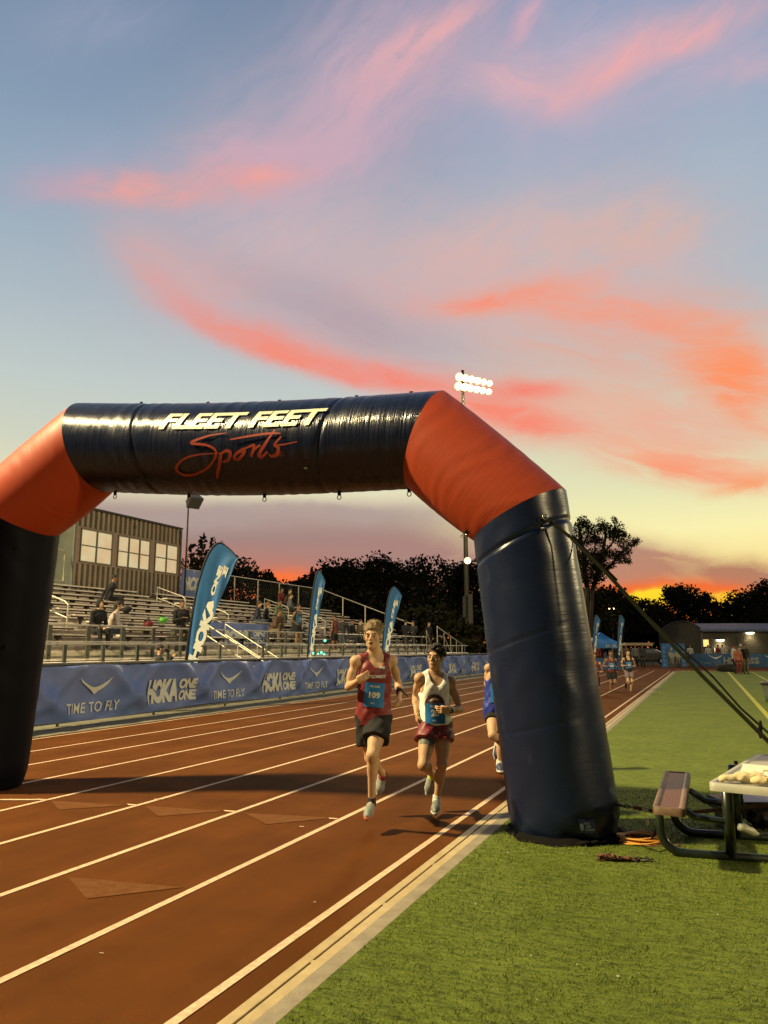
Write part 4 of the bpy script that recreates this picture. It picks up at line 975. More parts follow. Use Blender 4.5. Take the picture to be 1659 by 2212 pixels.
def slim_pole():
    x,y=-20.75,28.05; T=thing('floodlight_pole',(x,y,0),'slim dark pole beside the press box carrying one unlit square floodlight','floodlight pole'); zt=PX(393,1066,x)[2]
    md=mat('pole_dark',(.035,.032,.022),.6,metal=.2); MB().tube([(x,y,0),(x,y,zt)],[.055,.035],8).build('pole',md,T)
    c=V(x+.32,y-.1,zt-.22); a=MB(); a.tube([(x-.16,y,zt-.25),(x+.3,y,zt-.12)],.025,6); a.tube([(x,y,zt-.5),(x+.3,y,zt-.55)],.02,6); a.build('bracket',md,T)
    f=MB(); ax=V(.62,-.3,-.72); u=unit(np.cross(ax,(0,0,1))); w=np.cross(u,ax); ax=unit(ax)
    vs=[]; 
    for s_,l in ((.16,-.22),(.24,-.05),(.30,.28)): vs+=[c+ax*l+u*a_*s_+w*b_*s_ for a_,b_ in ((-1,-1),(1,-1),(1,1),(-1,1))]
    f.add(vs,[(3,2,1,0),(8,9,10,11)]+[(k+j,k+(j+1)%4,k+4+(j+1)%4,k+4+j) for k in (0,4) for j in range(4)]); f.build('lamp_housing',mat('housing_dark',(.05,.05,.045),.5),T)
slim_pole()
# ------------------------------------------------------------------ far end of the field
def text_on(name,s,m,parent,o,ux,uz,w,h,bold=.03,shear=0,off=(0,0,0)):
    t=MB(); o=np.array(o,float)+np.array(off); ux=np.array(ux,float); uz=np.array(uz,float); put2d(t,text2d(s,bold,shear,1.0),lambda u,v:o+ux*u*w+uz*v*h); return t.build(name,m,parent)
m_navy=mat('far_banner_blue',(.012,.075,.20),.6,var=.25,vscale=.8)
def far_banner():
    a=np.array(G(1492,1441)); b=np.array(G(1700,1443)); a[2]=b[2]=0; ux=unit(b-a); L=np.linalg.norm(b-a); h=1.05
    B=thing('sponsor_banner',tuple((a+b)/2),'long blue banner across the far end of the field in front of the low building','banner'); nr=V(-ux[1],ux[0],0)
    f=lambda s,z:.05*math.sin(s*2.1+z*3)+.03*math.sin(s*5)
    c=MB().grid(lambda u,v:a+ux*L*u+V(0,0,.05+(h-.05)*v)+nr*f(L*u,v),90,6).build('cloth',m_navy,B,True)
    for k,px in enumerate((1549,1622)):
        s0=(px-1492)/208*L
        if k==0:
            t=MB(); put2d(t,BRD,lambda u,v:a+ux*(s0+(u-.5)*1.0)+V(0,0,.62+v*.34)-nr*.12); t.build('bird_emblem',m_pr,c); t=MB(); put2d(t,TTF,lambda u,v:a+ux*(s0+(u-.5)*2.2)+V(0,0,.2+v*.22)-nr*.12); t.build('lettering',mat('faint_print',(.12,.18,.28),.6),c)
        else:
            t=MB(); put2d(t,BRD,lambda u,v:a+ux*(s0+1.6+(u-.5)*1.0)+V(0,0,.62+v*.34)-nr*.12); t.build('bird_emblem',m_pr,c)
    s0=(1592-1492)/208*L
    for vf in HOKA:
        t=MB(); put2d(t,vf,lambda u,v:a+ux*(s0-.9+u*2.6)+V(0,0,.25+v*.55)-nr*.12); t.build('logo_lettering',mat('faded_print',(.22,.25,.24),.6),c)
far_banner()
def backdrop():
    a=np.array(G(1432,1441.5)); b=np.array(G(1482,1441.5)); a[2]=b[2]=0; ux=unit(b-a); L=np.linalg.norm(b-a); nr=V(-ux[1],ux[0],0); h=1.6+(1396.7-1390)/1687*62
    B=thing('photo_backdrop',tuple((a+b)/2),'upright blue photo backdrop with white cut-out runners at the far left corner of the turf','backdrop'); mb=MB()
    mb.prism([a,b,b+V(0,0,h),a+V(0,0,h)],nr*.25); o=mb.build('panel',mat('panel_blue',(.02,.12,.34),.6,var=.3,vscale=1.5),B)
    mb=MB(); mb.prism([a+ux*L*.25-nr*.01,a+ux*L*.80-nr*.01,a+ux*L*.80-nr*.01+V(0,0,h*.55),a+ux*L*.25-nr*.01+V(0,0,h*.55)],-nr*.04); mb.build('dark_base',mat('panel_grey',(.06,.055,.045),.7),B)
    pale=mat('cutout_white',(.26,.26,.22),.7); 
    for ox in (.30,.58):
        m2=MB(); q=lambda u,v: a+ux*L*(ox+u)-nr*.07+V(0,0,h*v)
        for poly in ([(-.04,.66),(.16,.62),(.24,.50),(.20,.42),(.02,.40),(-.06,.52)],[(.05,.68),(.13,.70),(.15,.80),(.08,.84),(.03,.77)],[(.03,.41),(.08,.40),(.06,.22),(.00,.14),(-.01,.17),(.04,.24)],[(.13,.41),(.19,.42),(.14,.28),(.16,.16),(.12,.15),(.10,.28)]): m2.prism([q(u,v) for u,v in poly],-nr*.02)
        m2.build('runner_cutout',pale,B)
    for k in range(5):
        for s_ in (.04,.86): text_on('lettering','HOKA',mat('far_letter',(.30,.33,.36),.6),o,a-nr*.006+V(0,0,h*(.08+.18*k))+ux*L*s_,ux,(0,0,1),L*.10,h*.05)
backdrop()
def far_tent():
    d=56; c=np.array(at_line(1298,d)); ux=V(math.cos(YAW),math.sin(YAW),0); dy=V(-ux[1],ux[0],0); w=(1330-1262)/1687*d/2; ze=1.6+(1396.7-1394)/1687*d+.12; zt=1.6+(1396.7-1366)/1687*d
    T=thing('canopy_tent',tuple(c),'blue pop-up canopy tent standing beyond the far runners right of the arch leg','tent'); bl=mat('tent_blue',(.015,.14,.42),.6,var=.1,vscale=1)
    r=MB(); cr=[c+ux*w*a+dy*w*b for a,b in ((-1,-1),(1,-1),(1,1),(-1,1))]; vs=[p+V(0,0,ze) for p in cr]+[p+V(0,0,ze-.32) for p in cr]+[c+V(0,0,zt)]+[ (p+c)/2+V(0,0,ze+(zt-ze)*.42) for p in cr]
    r.add(vs,[(i,(i+1)%4,9+(i+1)%4,9+i) for i in range(4)]+[(9+i,9+(i+1)%4,8) for i in range(4)]+[(4+i,4+(i+1)%4,(i+1)%4,i) for i in range(4)]); ro=r.build('roof',bl,T)
    for p in cr: MB().tube([p,p+V(0,0,ze)],.03,6).build('leg',m_galv,T)
    text_on('lettering','HOKA',mat('tent_letter',(.30,.38,.45),.6),ro,cr[0]+ux*w*1.05+V(0,0,ze-.28)-dy*.01,ux,(0,0,1),.95,.24)
    tb=thing('folding_table',tuple(c+dy*-.5),'table under a blue cloth below the canopy tent','table'); m=MB(); m.box(c+V(-1.2,-.5,.05)+dy*-.4,c+V(1.2,.1,.75)+dy*-.4); m.build('cloth',mat('table_cloth_blue',(.02,.10,.30),.7,var=.2,vscale=3),tb); m=MB().box(c+V(-1.25,-.55,.75)+dy*-.4,c+V(1.25,.15,.79)+dy*-.4); m.build('table_top',mat('table_top_pale',(.12,.13,.15),.7),tb)
    for px,dd,lab in ((1284,50,'left small teardrop flag by the canopy tent'),(1338,54,'right small teardrop flag between the tent and the awning')):
        b=at_line(px-6,dd); zt2=1.6+(1396.7-1329)/1687*dd; flag(b,zt2,.62,YAW,lab)
far_tent()
def awning():
    d=66; a=PD(1350,1394.5,d); b=PD(1411,1394.5,d); zt=PD(1380,1388.5,d)[2]; A=thing('awning',((a[0]+b[0])/2,(a[1]+b[1])/2,0),'cream rectangular awning on thin posts behind the far runners','awning')
    ux=unit(b-a); ux[2]=0; dy=V(-ux[1],ux[0],0); m=MB(); m.prism([a,b,V(b[0],b[1],zt),V(a[0]+.1,a[1],zt)],dy*2.5); m.build('canopy',mat('awning_cream',(.34,.26,.16),.7,var=.1),A)
    for p in (a+ux*.1,b-ux*.1): MB().tube([V(p[0],p[1],0),V(p[0],p[1],a[2])],.03,6).build('post',m_post,A)
    c=np.array(at_line(1385,72)); K=thing('parked_car',tuple(c),'dark parked car with a pale shining windscreen behind the far runners','car'); bd=mat('car_dark',(.02,.02,.022),.25,coat=.5)
    w=1.7; m=MB(); pr=[(-2.2,.35),(-2.1,.75),(-1.2,.92),(-.6,1.38),(.9,1.42),(1.6,.98),(2.2,.9),(2.3,.35)]; m.prism([c+ux*x+V(0,0,z)-dy*w/2 for x,z in pr],dy*w); m.build('body',bd,K,False,.06)
    gl=mat('car_glass',(.30,.30,.36),.1,metal=.6); m=MB(); m.prism([c+ux*x+V(0,0,z)-dy*(w/2+.01) for x,z in ((-1.05,.95),(-.55,1.32),(.85,1.36),(1.35,1.0))],-dy*.01); m.build('window',gl,K)
    m=MB(); m.bar(c+ux*.95+V(0,0,1.36)-dy*(w/2+.03),c+ux*1.75+V(0,0,1.0)-dy*(w/2+.03),.05,.06); m.build('windscreen_edge',mat('chrome_pale',(.6,.6,.62),.3,metal=.5),K)
    for x in (-1.45,1.5): 
        wh=MB().lathe([(.31,-.1),(.33,0),(.31,.1)],c+ux*x+V(0,0,.33)-dy*w/2,18,dy).build('wheel',mat('tyre',(.01,.01,.01),.8),K,True); MB().lathe([(.18,-.03),(.16,.0)],c+ux*x+V(0,0,.33)-dy*(w/2+.1),12,dy).build('rim',m_galv,wh)
awning()
def field_house():
    d=88; g=lambda px,y,dd=0: PD(px,y,d+dd); a=g(1519,1440); a[2]=0; ux=unit(V(math.cos(YAW-R(6)),math.sin(YAW-R(6)),0)); dy=V(-ux[1],ux[0],0)
    H=thing('field_house',tuple(a),'low grey building with an arched metal roof and two glowing wall lamps','building')
    wall=mat('block_wall',(.075,.068,.055),.85,var=.15,vscale=.5); roof=mat('roof_metal',(.12,.12,.115),.5,metal=.3); dark=mat('opening_dark',(.008,.007,.006),.8)
    zE=1.6+(1396.7-1360)/1687*d; zA=1.6+(1396.7-1344)/1687*d; Lf=16
    # end wall with curved top, seen to the left; its profile runs back along lx
    lx=-unit(PD(1519,1396,d)-PD(1433,1396,d+2)); lx[2]=0; lx=unit(lx); we=(1519-1433)/1687*d
    prof=[(0,zE)]+[(we*t,zE+(zA-zE)*math.sin(math.pi*min(1,.12+t*.9))**.8 if t<.98 else 3.4) for t in np.linspace(.04,1,22)]
    prof=[(0,zE)]; 
    for t in np.linspace(.05,1,20): prof.append((we*t,zE+.05+(zA-zE)*(1-((t-.45)/.55)**2) if t>.45 else zE+.05+(zA-zE)*(1-((.45-t)/.45)**2)))
    prof=[(s,z if s<we*.5 else zA-(zA-3.2)*((s/we-.5)/.5)**2) for s,z in prof]
    poly=[a+V(0,0,0)]+[a+lx*s+V(0,0,z) for s,z in prof]+[a+lx*we]
    MB().prism(poly,dy*.3).build('end_wall',wall,H)
    MB().prism([a+V(0,0,0),a+ux*Lf,a+ux*Lf+V(0,0,zE-.25),a+V(0,0,zE-.25)],dy*.3).build('front_wall',wall,H)
    # arched roof: ribs as seams
    rv=[];rf=[]
    nR=int(Lf/.45)
    for i in range(nR*2+1):
        o=ux*(Lf/(nR*2)*i-.3); li=.05 if i%2 else 0
        for s,z in ((-.5,zE-.25),(0,zE-.02),(3,zA-.30),(7,zA-.02),(11,zA-.4),(15,zE)): rv.append(a+o+dy*s+V(0,0,z+li))
    for i in range(nR*2):
        for k in range(5): rf.append((i*6+k,(i+1)*6+k,(i+1)*6+k+1,i*6+k+1))
    MB().add(rv,rf).build('roof',roof,H)
    ed=MB(); ed.tube([a+lx*s+V(0,0,z+.06)-dy*.1 for s,z in prof],.07,6); ed.build('roof_edge',roof,H)
    fx=MB(); fx.prism([a-dy*.5+V(0,0,zE-.32),a+ux*Lf-dy*.5+V(0,0,zE-.32),a+ux*Lf-dy*.5+V(0,0,zE-.2),a-dy*.5+V(0,0,zE-.2)],dy*.06); fx.build('gutter',mat('gutter_brown',(.06,.045,.035),.6),H)
    MB().prism([a-ux*.12-dy*.04,a+ux*.15-dy*.04,a+ux*.15-dy*.04+V(0,0,zE-.3),a-ux*.12-dy*.04+V(0,0,zE-.3)],-dy*.1).build('corner_column',mat('column_grey',(.12,.11,.10),.7),H)
    def on(px,z,o=-.03): 
        s=(px-1519)/1687*d*1.02; return a+ux*s+dy*o+V(0,0,z)
    zz=lambda y: 1.6+(1396.7-y)/1687*d
    lit=mat('lit_window',(.9,.75,.35),.5,emit=(1.0,.70,.22),estr=1.0)
    MB().prism([on(1521,zz(1396.5)),on(1533,zz(1396.5)),on(1533,zz(1382)),on(1521,zz(1382))],-dy*.03).build('lit_window',lit,H)
    for x0,x1,y0,y1 in ((1489,1500,1440,1396),(1520,1536,1440,1399),(1590,1606,1392,1372),(1604,1640,1440,1412),(1646,1659,1440,1412)):
        if x0<1519: 
            s0=(1519-x1)/1687*d; s1=(1519-x0)/1687*d; q=[a+lx*s0-dy*.02,a+lx*s1-dy*.02]; MB().prism([q[0],q[1],q[1]+V(0,0,zz(y1)),q[0]+V(0,0,zz(y1))],-dy*.03).build('door',dark,H)
        else: MB().prism([on(x0,max(0,zz(y0))),on(x1,max(0,zz(y0))),on(x1,zz(y1)),on(x0,zz(y1))],-dy*.03).build('dark_opening',mat('shutter_dark',(.05,.045,.035),.7) if x0>1580 else dark,H)
    bt=MB(); bt.prism([on(1543.5,zz(1409),-.06),on(1545,zz(1409),-.06),on(1545,zz(1400),-.06),on(1543.5,zz(1400),-.06)],-dy*.05); bt.build('tube_lamp',mat('tube_glow',(1,1,.9),.5,emit=(.8,.75,.6),estr=.7),H)
    for px,y in ((1556,1381),(1617,1366)):
        c=on(px,zz(y),-.18); hd=MB().lathe([(.25,.12),(.45,.04),(.48,-.05)],c,14,(0,0,1)).build('wall_lamp',mat('lamp_shell',(.1,.09,.07),.6),H,True)
        MB().lathe([(.42,-.06),(.36,-.18),(.1,-.26)],c,14,(0,0,1)).build('bulb',mat('warm_bulb',(1,.9,.6),.5,emit=(1,.82,.45),estr=14),hd,True)
        l=bpy.data.lights.new('wall_lamp_light','SPOT'); l.energy=140; l.color=(1,.78,.4); l.spot_size=R(120); l.spot_blend=.8; l.shadow_soft_size=.2
        lo=bpy.data.objects.new('wall_lamp_light',l); COL.objects.link(lo); lo.location=tuple(c-dy*.35+V(0,0,-.3)); lo.rotation_euler=Vector(tuple(dy*.55+V(0,0,-1))).to_track_quat('-Z','Y').to_euler()
field_house()
for px,yt,d,lab,hot in ((1325,1315,84,'far street lamp glowing yellow above the blue tent',1),(1567,1349,104,'far street lamp with a pale square head above the building roof',.25),(1654,1296,110,'bare thin pole at the right end of the skyline',0)):
    p=np.array(at_line(px if hot!=.25 else 1570,d)); zt=1.6+(1396.7-yt)/1687*d; T=thing('street_lamp',tuple(p),lab,'lamp post'); MB().tube([p,p+V(0,0,zt)],.06,6).build('post',m_post,T)
    if hot:
        h=MB().lathe([(.06,.2),(.32,.1),(.36,0)],p+V(0,0,zt),12).build('lamp_hood',m_post,T,True); MB().lathe([(.34,-.01),(.2,-.16),(.05,-.2)],p+V(0,0,zt),12).build('lamp',mat('sodium_glow%d'%int(hot*4),(1,.8,.4),.5,emit=(1,.75,.3) if hot==1 else (.8,.78,.7),estr=9*hot),h,True)
T=thing('tractor_tyre',tuple(G(1578,1452)),'big black tractor tyre lying flat at the far end of the turf','tyre')
c=np.array(G(1580,1451)); c[2]=.02; MB().lathe([(.45,0),(.86,.02),(.93,.12),(.93,.36),(.86,.46),(.45,.48),(.40,.3),(.40,.15)],c,32).build('tread',mat('tyre_rubber',(.012,.012,.010),.9,bump=1,bscale=12),T,True)
MB().lathe([(.30,.0),(.44,.10),(.44,.36),(.38,.30),(.30,.12)],c,24).build('inner_rim',m_brk,T,True)
T=thing('trash_bin',tuple(G(1682,1516)),'grey plastic trash bin cut by the right edge of the turf','bin'); c=np.array(G(1684,1517)); c[2]=0
k=np.linalg.norm(c[:2]); r=30/1687*c[1]
zt=PD(1660,1474,-c[0]*math.sin(YAW)+c[1]*math.cos(YAW))[2]
MB().lathe([(r*.78,.01),(r*.84,zt*.4),(r*.93,zt*.82),(r*.95,zt*.84),(r*.96,zt*.97)],c,28).build('body',mat('bin_grey',(.10,.12,.11),.6),T,True); MB().lathe([(r*1.0,zt*.88),(r*1.06,zt*.9),(r*1.06,zt),(r*.98,zt+.01)],c,28).build('rim',mat('bin_rim',(.02,.02,.02),.5),T,True)
# ------------------------------------------------------------------ people
def skin(name,c): return mat(name,c,.55,var=.12,vscale=20,bump=.08,bscale=120,spec=.35)
sk_fair=skin('skin_fair',(.52,.32,.18)); sk_tan=skin('skin_tan',(.48,.29,.16)); sk_mid=skin('skin_mid',(.24,.135,.075))
m_eye=mat('eye_dark',(.02,.012,.008),.3); m_lip=mat('lip',(.20,.07,.05),.5); m_mouth=mat('mouth_dark',(.03,.008,.006),.6)
def cloth(name,c,rough=.7,**k): return mat(name,c,rough,var=.15,vscale=12,bump=.25,bscale=30,**k)
class Fig:
    """joints are points in the world; L is the person's own left"""
    def __init__(s,J,head_f,head_u=(0,0,1),sc=1.0):
        s.J={k:np.array(v,float) for k,v in J.items()}; j=s.J; s.sc=sc
        s.X=unit(j['shL']-j['shR']); s.U=unit(j['neck']-j['pel']); s.F=unit(np.cross(s.X,s.U)); s.X=unit(np.cross(s.U,s.F))
        s.Xp=unit(j['hpL']-j['hpR']); s.Fp=unit(np.cross(s.Xp,s.U))
        s.hF=unit(head_f); s.hU=unit(np.array(head_u,float)-s.hF*np.dot(head_u,s.hF)); s.hX=unit(np.cross(s.hU,s.hF)) 
        s.hX=-unit(np.cross(s.hF,s.hU)); s.hX=unit(np.cross(s.hF,s.hU))*-1
    def torso(s,B,g=0.0,low=0.0):
        j=s.J; c=s.sc; A=(s.X,s.F,s.U); n,p=j['neck'],j['pel']; t=lambda q:n+(p-n)*q
        B.ell(t(.30),V(.150,.103,.17)*c+g,A,.03); B.ell(t(.62),V(.120,.088,.13)*c+g,A,.05); B.ell(t(.95),V(.143,.102,.105)*c+g+low,(s.Xp,s.Fp,s.U),.05)
        B.cone(j['shR'],j['shL'],.043*c+g*.6,.043*c+g*.6,.05); 
        for a in ('L','R'):
            sh=j['sh'+a]; B.cone(n+s.U*.05*c,sh,.036*c+g*.5,.032*c+g*.5,.04)
            sg=1 if a=='L' else -1; B.ell(t(.22)+s.X*sg*.065*c+s.F*.062*c,V(.07,.04,.06)*c+g,A,.04)
        return B
    def headprims(s,B,fine=True):
        h=s.J['head']; c=s.sc; A=(s.hX,s.hF,s.hU); X,F,U=s.hX,s.hF,s.hU; q=lambda x,f,u:h+(X*x+F*f+U*u)*c
        B.cone(s.J['neck']-s.U*.01,h-U*.06*c-F*.02*c,.056*c,.052*c,.03)
        B.ell(q(0,-.012,.028),V(.073,.093,.088)*c,A,.02); B.ell(q(0,.022,-.048),V(.056,.064,.066)*c,A,.03); B.ell(q(0,.062,-.092),V(.026,.020,.018)*c,A,.02)
        if fine:
            B.cone(q(-.034,.068,.026),q(.034,.068,.026),.011*c,.011*c,.014)
            for sg in (-1,1):
                B.ell(q(sg*.031,.096,.006),V(.017,.012,.010)*c,A,.012,True); B.ell(q(sg*.031,.076,.004),V(.013,.011,.010)*c,A,.006)
                B.ell(q(sg*.040,.058,-.022),V(.020,.020,.018)*c,A,.02)
                B.ell(q(sg*.078,-.008,-.004),V(.008,.019,.030)*c,A,.008)
            B.cone(q(0,.082,.012),q(0,.103,-.024),.008*c,.013*c,.012)
            B.cone(q(-.011,.088,-.030),q(.011,.088,-.030),.008*c,.008*c,.008)
            B.ell(q(0,.080,-.054),V(.023,.012,.007)*c,A,.008); B.ell(q(0,.078,-.066),V(.020,.012,.008)*c,A,.008)
    def hand(s,B,wr,d,nrm,side,curl=.5,spread=.0,fine=True):
        c=s.sc*.9; d=unit(d); side=unit(np.array(side)-d*np.dot(side,d)); nrm_=unit(np.cross(side,d)); nrm_=nrm_ if np.dot(nrm_,nrm)>0 else -nrm_
        B.bx(wr+d*.048*c,V(.040,.015,.046)*c,(side,nrm_,d),.013*c,.015)
        if not fine: B.bx(wr+d*.11*c+nrm_*.02*curl,V(.034,.012,.04)*c,(side,nrm_,d),.01*c,.01); return
        for i,(ln,off) in enumerate(((1.0,-.030),(1.08,-.010),(1.0,.010),(.80,.029))):
            p=wr+d*(.088-.004*abs(i-1))*c+side*(-off)*c; a=curl*(.75+.12*i)
            dd=unit(d+side*(-off)*spread*6)
            for L_,f in ((.040,1.0),(.026,2.0),(.020,2.6)):
                v=dd*math.cos(a*f*.62)+nrm_*math.sin(a*f*.62); q=p+v*L_*ln*c; B.cone(p,q,.0088*c,.0078*c,.004); p=q
        p=wr+d*.025*c+side*.034*c
        for L_,w in ((.036,.25),(.030,.6)):
            v=unit(d*.75+side*(.6-curl*.5)+nrm_*(w*curl+.15)); q=p+v*L_*c; B.cone(p,q,.0105*c,.009*c,.006); p=q
    def limbs(s,B):
        j=s.J; c=s.sc
        for a in 'LR':
            sh,el,wr=j['sh'+a],j['el'+a],j['wr'+a]; B.cone(sh,sh,.046*c,.046*c,.03); B.cone(sh,el,.038*c,.030*c,.02)
            m=sh+(el-sh)*.45; B.cone(m,m+(el-sh)*.15,.036*c,.034*c,.03)
            B.cone(el,el+(wr-el)*.35,.031*c,.034*c,.015); B.cone(el+(wr-el)*.3,wr,.033*c,.0225*c,.02)
            hp,kn,an=j['hp'+a],j['kn'+a],j['an'+a]; B.cone(hp,kn,.082*c,.052*c,.03); td=unit(kn-hp); cd=unit(an-kn)
            bend=td-cd; fwd=unit(bend-cd*np.dot(bend,cd)) if np.linalg.norm(bend)>.25 else unit(s.Fp-cd*np.dot(s.Fp,cd))
            B.ell(hp+(kn-hp)*.45+fwd*.012,V(.070,.070,.15)*c,(unit(np.cross(fwd,td)),unit(np.cross(td,unit(np.cross(fwd,td)))),td),.03)
            B.cone(kn+fwd*.008*c,kn+cd*.02*c+fwd*.01*c,.050*c,.046*c,.02)
            B.cone(kn,an,.045*c,.031*c,.02); k=kn+cd*.13*c-fwd*.020*c
            B.ell(k,V(.047,.045,.10)*c,(unit(np.cross(fwd,cd)),fwd,cd),.03)
            B.cone(an,an*.7+j['toe'+a]*.3,.029*c,.022*c,.02)
def decal(pts,dirv,body,off):
    P=np.array(pts,float); d=unit(dirv); t=np.zeros(len(P))
    for _ in range(30): t+=np.clip(body.at(P+d*t[:,None]),-.02,.05)*.9
    return P+d*(t-off)[:,None]
def shoe(T,name,an,toe,up,m,ms,sc=1.0,h=.006,sock=None):
    an=np.array(an,float); toe=np.array(toe,float); up=unit(up); d=unit(toe-an-up*np.dot(toe-an,up)); sd=np.cross(d,up); hl=an-up*.052*sc-d*.035*sc; ln=.25*sc
    P=lambda f,u,s_=0: hl+d*f*sc+up*u*sc+sd*s_*sc
    B=Body(); B.cone(P(.02,.012),P(.17,.008),.036*sc,.043*sc,.02).cone(P(.17,.008),P(.215,-.004),.041*sc,.028*sc,.02).cone(P(.03,.05),P(.14,.02),.036*sc,.036*sc,.02).cone(an-up*.01,an+up*.015*sc,.040*sc,.041*sc,.015)
    B.half(P(0,-.022),-up,.004)
    v,f=B.mesh(h); o=mesh_from(name,v,f,m,T)
    S=Body(); S.cone(P(.015,-.018),P(.17,-.020),.040*sc,.047*sc,.01).cone(P(.17,-.020),P(.222,-.020),.045*sc,.030*sc,.01); S.half(P(0,-.008),up,.003); S.half(P(0,-.034),-up,.003)
    v,f=S.mesh(h*.8); mesh_from('sole',v,f,ms,o)
    if sock is not None:
        K=Body(); K.cone(an-up*.02*sc+d*.02*sc,an+up*.055*sc,.041*sc,.039*sc,.01); K.cone(an-up*.01*sc+d*.015*sc,P(.13,.028),.040*sc,.026*sc,.015); K.half(an+up*.05*sc,up,.004); v,f=K.mesh(h); mesh_from('sock',v,f,sock,T)
    return o
def hair(T,fig,m,style,h=.006,seed=0,name='hair'):
    rng=random.Random(seed); H=fig.J['head']; c=fig.sc; X,F,U=fig.hX,fig.hF,fig.hU; A=(X,F,U); q=lambda x,f,u:H+(X*x+F*f+U*u)*c; B=Body()
    if style=='quiff':
        B.ell(q(0,-.014,.042),V(.079,.098,.088)*c,A,.02); B.ell(q(0,.075,-.035),V(.085,.085,.095)*c,A,.01,True); B.ell(q(0,-.02,-.10),V(.12,.12,.09)*c,A,.01,True)
        for i in range(170):
            a=rng.uniform(0,6.28); r=rng.uniform(.0,1)**.55; x,f=math.cos(a)*r*.076,math.sin(a)*r*.090-.012; u=.042+.084*math.sqrt(max(0,1-(x/.079)**2-((f+.014)/.098)**2))
            if f>.05 and u<.075: continue
            sw=.022+.030*max(0,f/.08+.4); e=q(x*1.12+rng.uniform(-.018,.024),f*1.02-rng.uniform(.0,.03),u+rng.uniform(.006,sw)); B.cone(q(x,f,u-.010),e,.014*c,.007*c,.008)
    elif style=='curly':
        B.ell(q(0,-.016,.040),V(.080,.098,.090)*c,A,.02); B.ell(q(0,.085,-.040),V(.085,.080,.095)*c,A,.01,True); B.ell(q(0,0,-.11),V(.13,.13,.09)*c,A,.01,True)
        for i in range(130):
            a=rng.uniform(0,6.28); e=rng.uniform(-.15,1.5); x,f,u=math.cos(a)*math.cos(e)*.083,math.sin(a)*math.cos(e)*.100-.016,.040+math.sin(e)*.092
            if f>.045 and u<.075: continue
            B.ell(q(x,f,u),V(.017,.017,.014)*c*rng.uniform(.7,1.25),A,.005)
    elif style=='long':
        B.ell(q(0,-.014,.036),V(.086,.102,.094)*c,A,.02); B.ell(q(0,.095,-.05),V(.066,.085,.10)*c,A,.01,True); B.cone(q(0,-.055,0),q(0,-.075,-.18),.075*c,.055*c,.03)
    elif style=='hood':
        B.ell(q(0,-.02,.01),V(.105,.115,.13)*c,A,.02); B.ell(q(0,.11,-.01),V(.07,.09,.095)*c,A,.01,True)
    elif style=='cap':
        B.ell(q(0,-.012,.045),V(.082,.100,.080)*c,A,.02); B.half(q(0,0,.028),-U,.004); B.bx(q(0,.11,.034),V(.06,.05,.006)*c,A,.005,.01)
    else:
        B.ell(q(0,-.016,.036),V(.079,.098,.090)*c,A,.02); B.ell(q(0,.085,-.045),V(.085,.078,.095)*c,A,.01,True); B.ell(q(0,0,-.12),V(.13,.13,.09)*c,A,.01,True)
    v,f=B.mesh(h,(lambda P:.0035*np.sin(P[:,0]*330)*np.sin(P[:,1]*290+P[:,2]*210)) if style in('quiff','curly') else None); return mesh_from(name,v,f,m,T)
def face(T,fig,brow,mouth_open=0.0,body=None):
    H=fig.J['head']; c=fig.sc; X,F,U=fig.hX,fig.hF,fig.hU; q=lambda x,f,u:H+(X*x+F*f+U*u)*c; A=(X,F,U)
    for sg in (-1,1):
        B=Body(); B.ell(q(sg*.031,.083,.003),V(.0125,.006,.0050)*c,A); v,f=B.mesh(.0022); mesh_from('eye',v,f,m_eye,T)
        B=Body(); B.cone(q(sg*.014,.088,.019),q(sg*.034,.085,.026),.0042*c,.0050*c,.004).cone(q(sg*.034,.085,.026),q(sg*.050,.072,.019),.0048*c,.003*c,.004); v,f=B.mesh(.0026); mesh_from('eyebrow',v,f,brow,T)
    B=Body(); B.ell(q(0,.089,-.059),V(.019+.002*mouth_open,.006,.0026+.006*mouth_open)*c,A); v,f=B.mesh(.0022); mesh_from('mouth',v,f,m_mouth if mouth_open else m_lip,T)
def garment(T,name,m,B,h=.008,wr=.003,fr=(38,31,24)):
    def warp(P): return wr*(np.sin(P[:,0]*fr[0]+P[:,2]*19)*np.sin(P[:,2]*fr[2]-P[:,1]*17+1.3)+.6*np.sin(P[:,0]*61-P[:,2]*47))
    v,f=B.mesh(h,warp); return mesh_from(name,v,f,m,T)
def singlet(fig,g=.011,hem=1.08,low=.006,loose=0.0):
    j=fig.J; c=fig.sc; B=Body(); fig.torso(B,g,low); n,p=j['neck'],j['pel']
    B.cone(n+(p-n)*.35,n+(p-n)*1.15,.105*c+loose,.108*c+loose,.08)
    for sg in (-1,1): B.cone(n+(p-n)*.35+fig.X*sg*.05,n+(p-n)*1.12+fig.Xp*sg*.055,.085*c+loose,.088*c+loose,.06)
    A=(fig.X,fig.F,fig.U)
    B.ell(n+fig.F*.06*c+fig.U*.015*c,V(.072,.11,.120)*c,A,.006,True); B.cone(n,n+fig.U*.2,.066*c,.075*c,.006,True)
    for a,sg in (('L',1),('R',-1)):
        sh=j['sh'+a]; B.ell(sh+fig.X*sg*.035*c-fig.U*.035*c,V(.086,.15,.135)*c,A,.006,True)
    B.half(n+(p-n)*hem,-fig.U,.006)
    return B
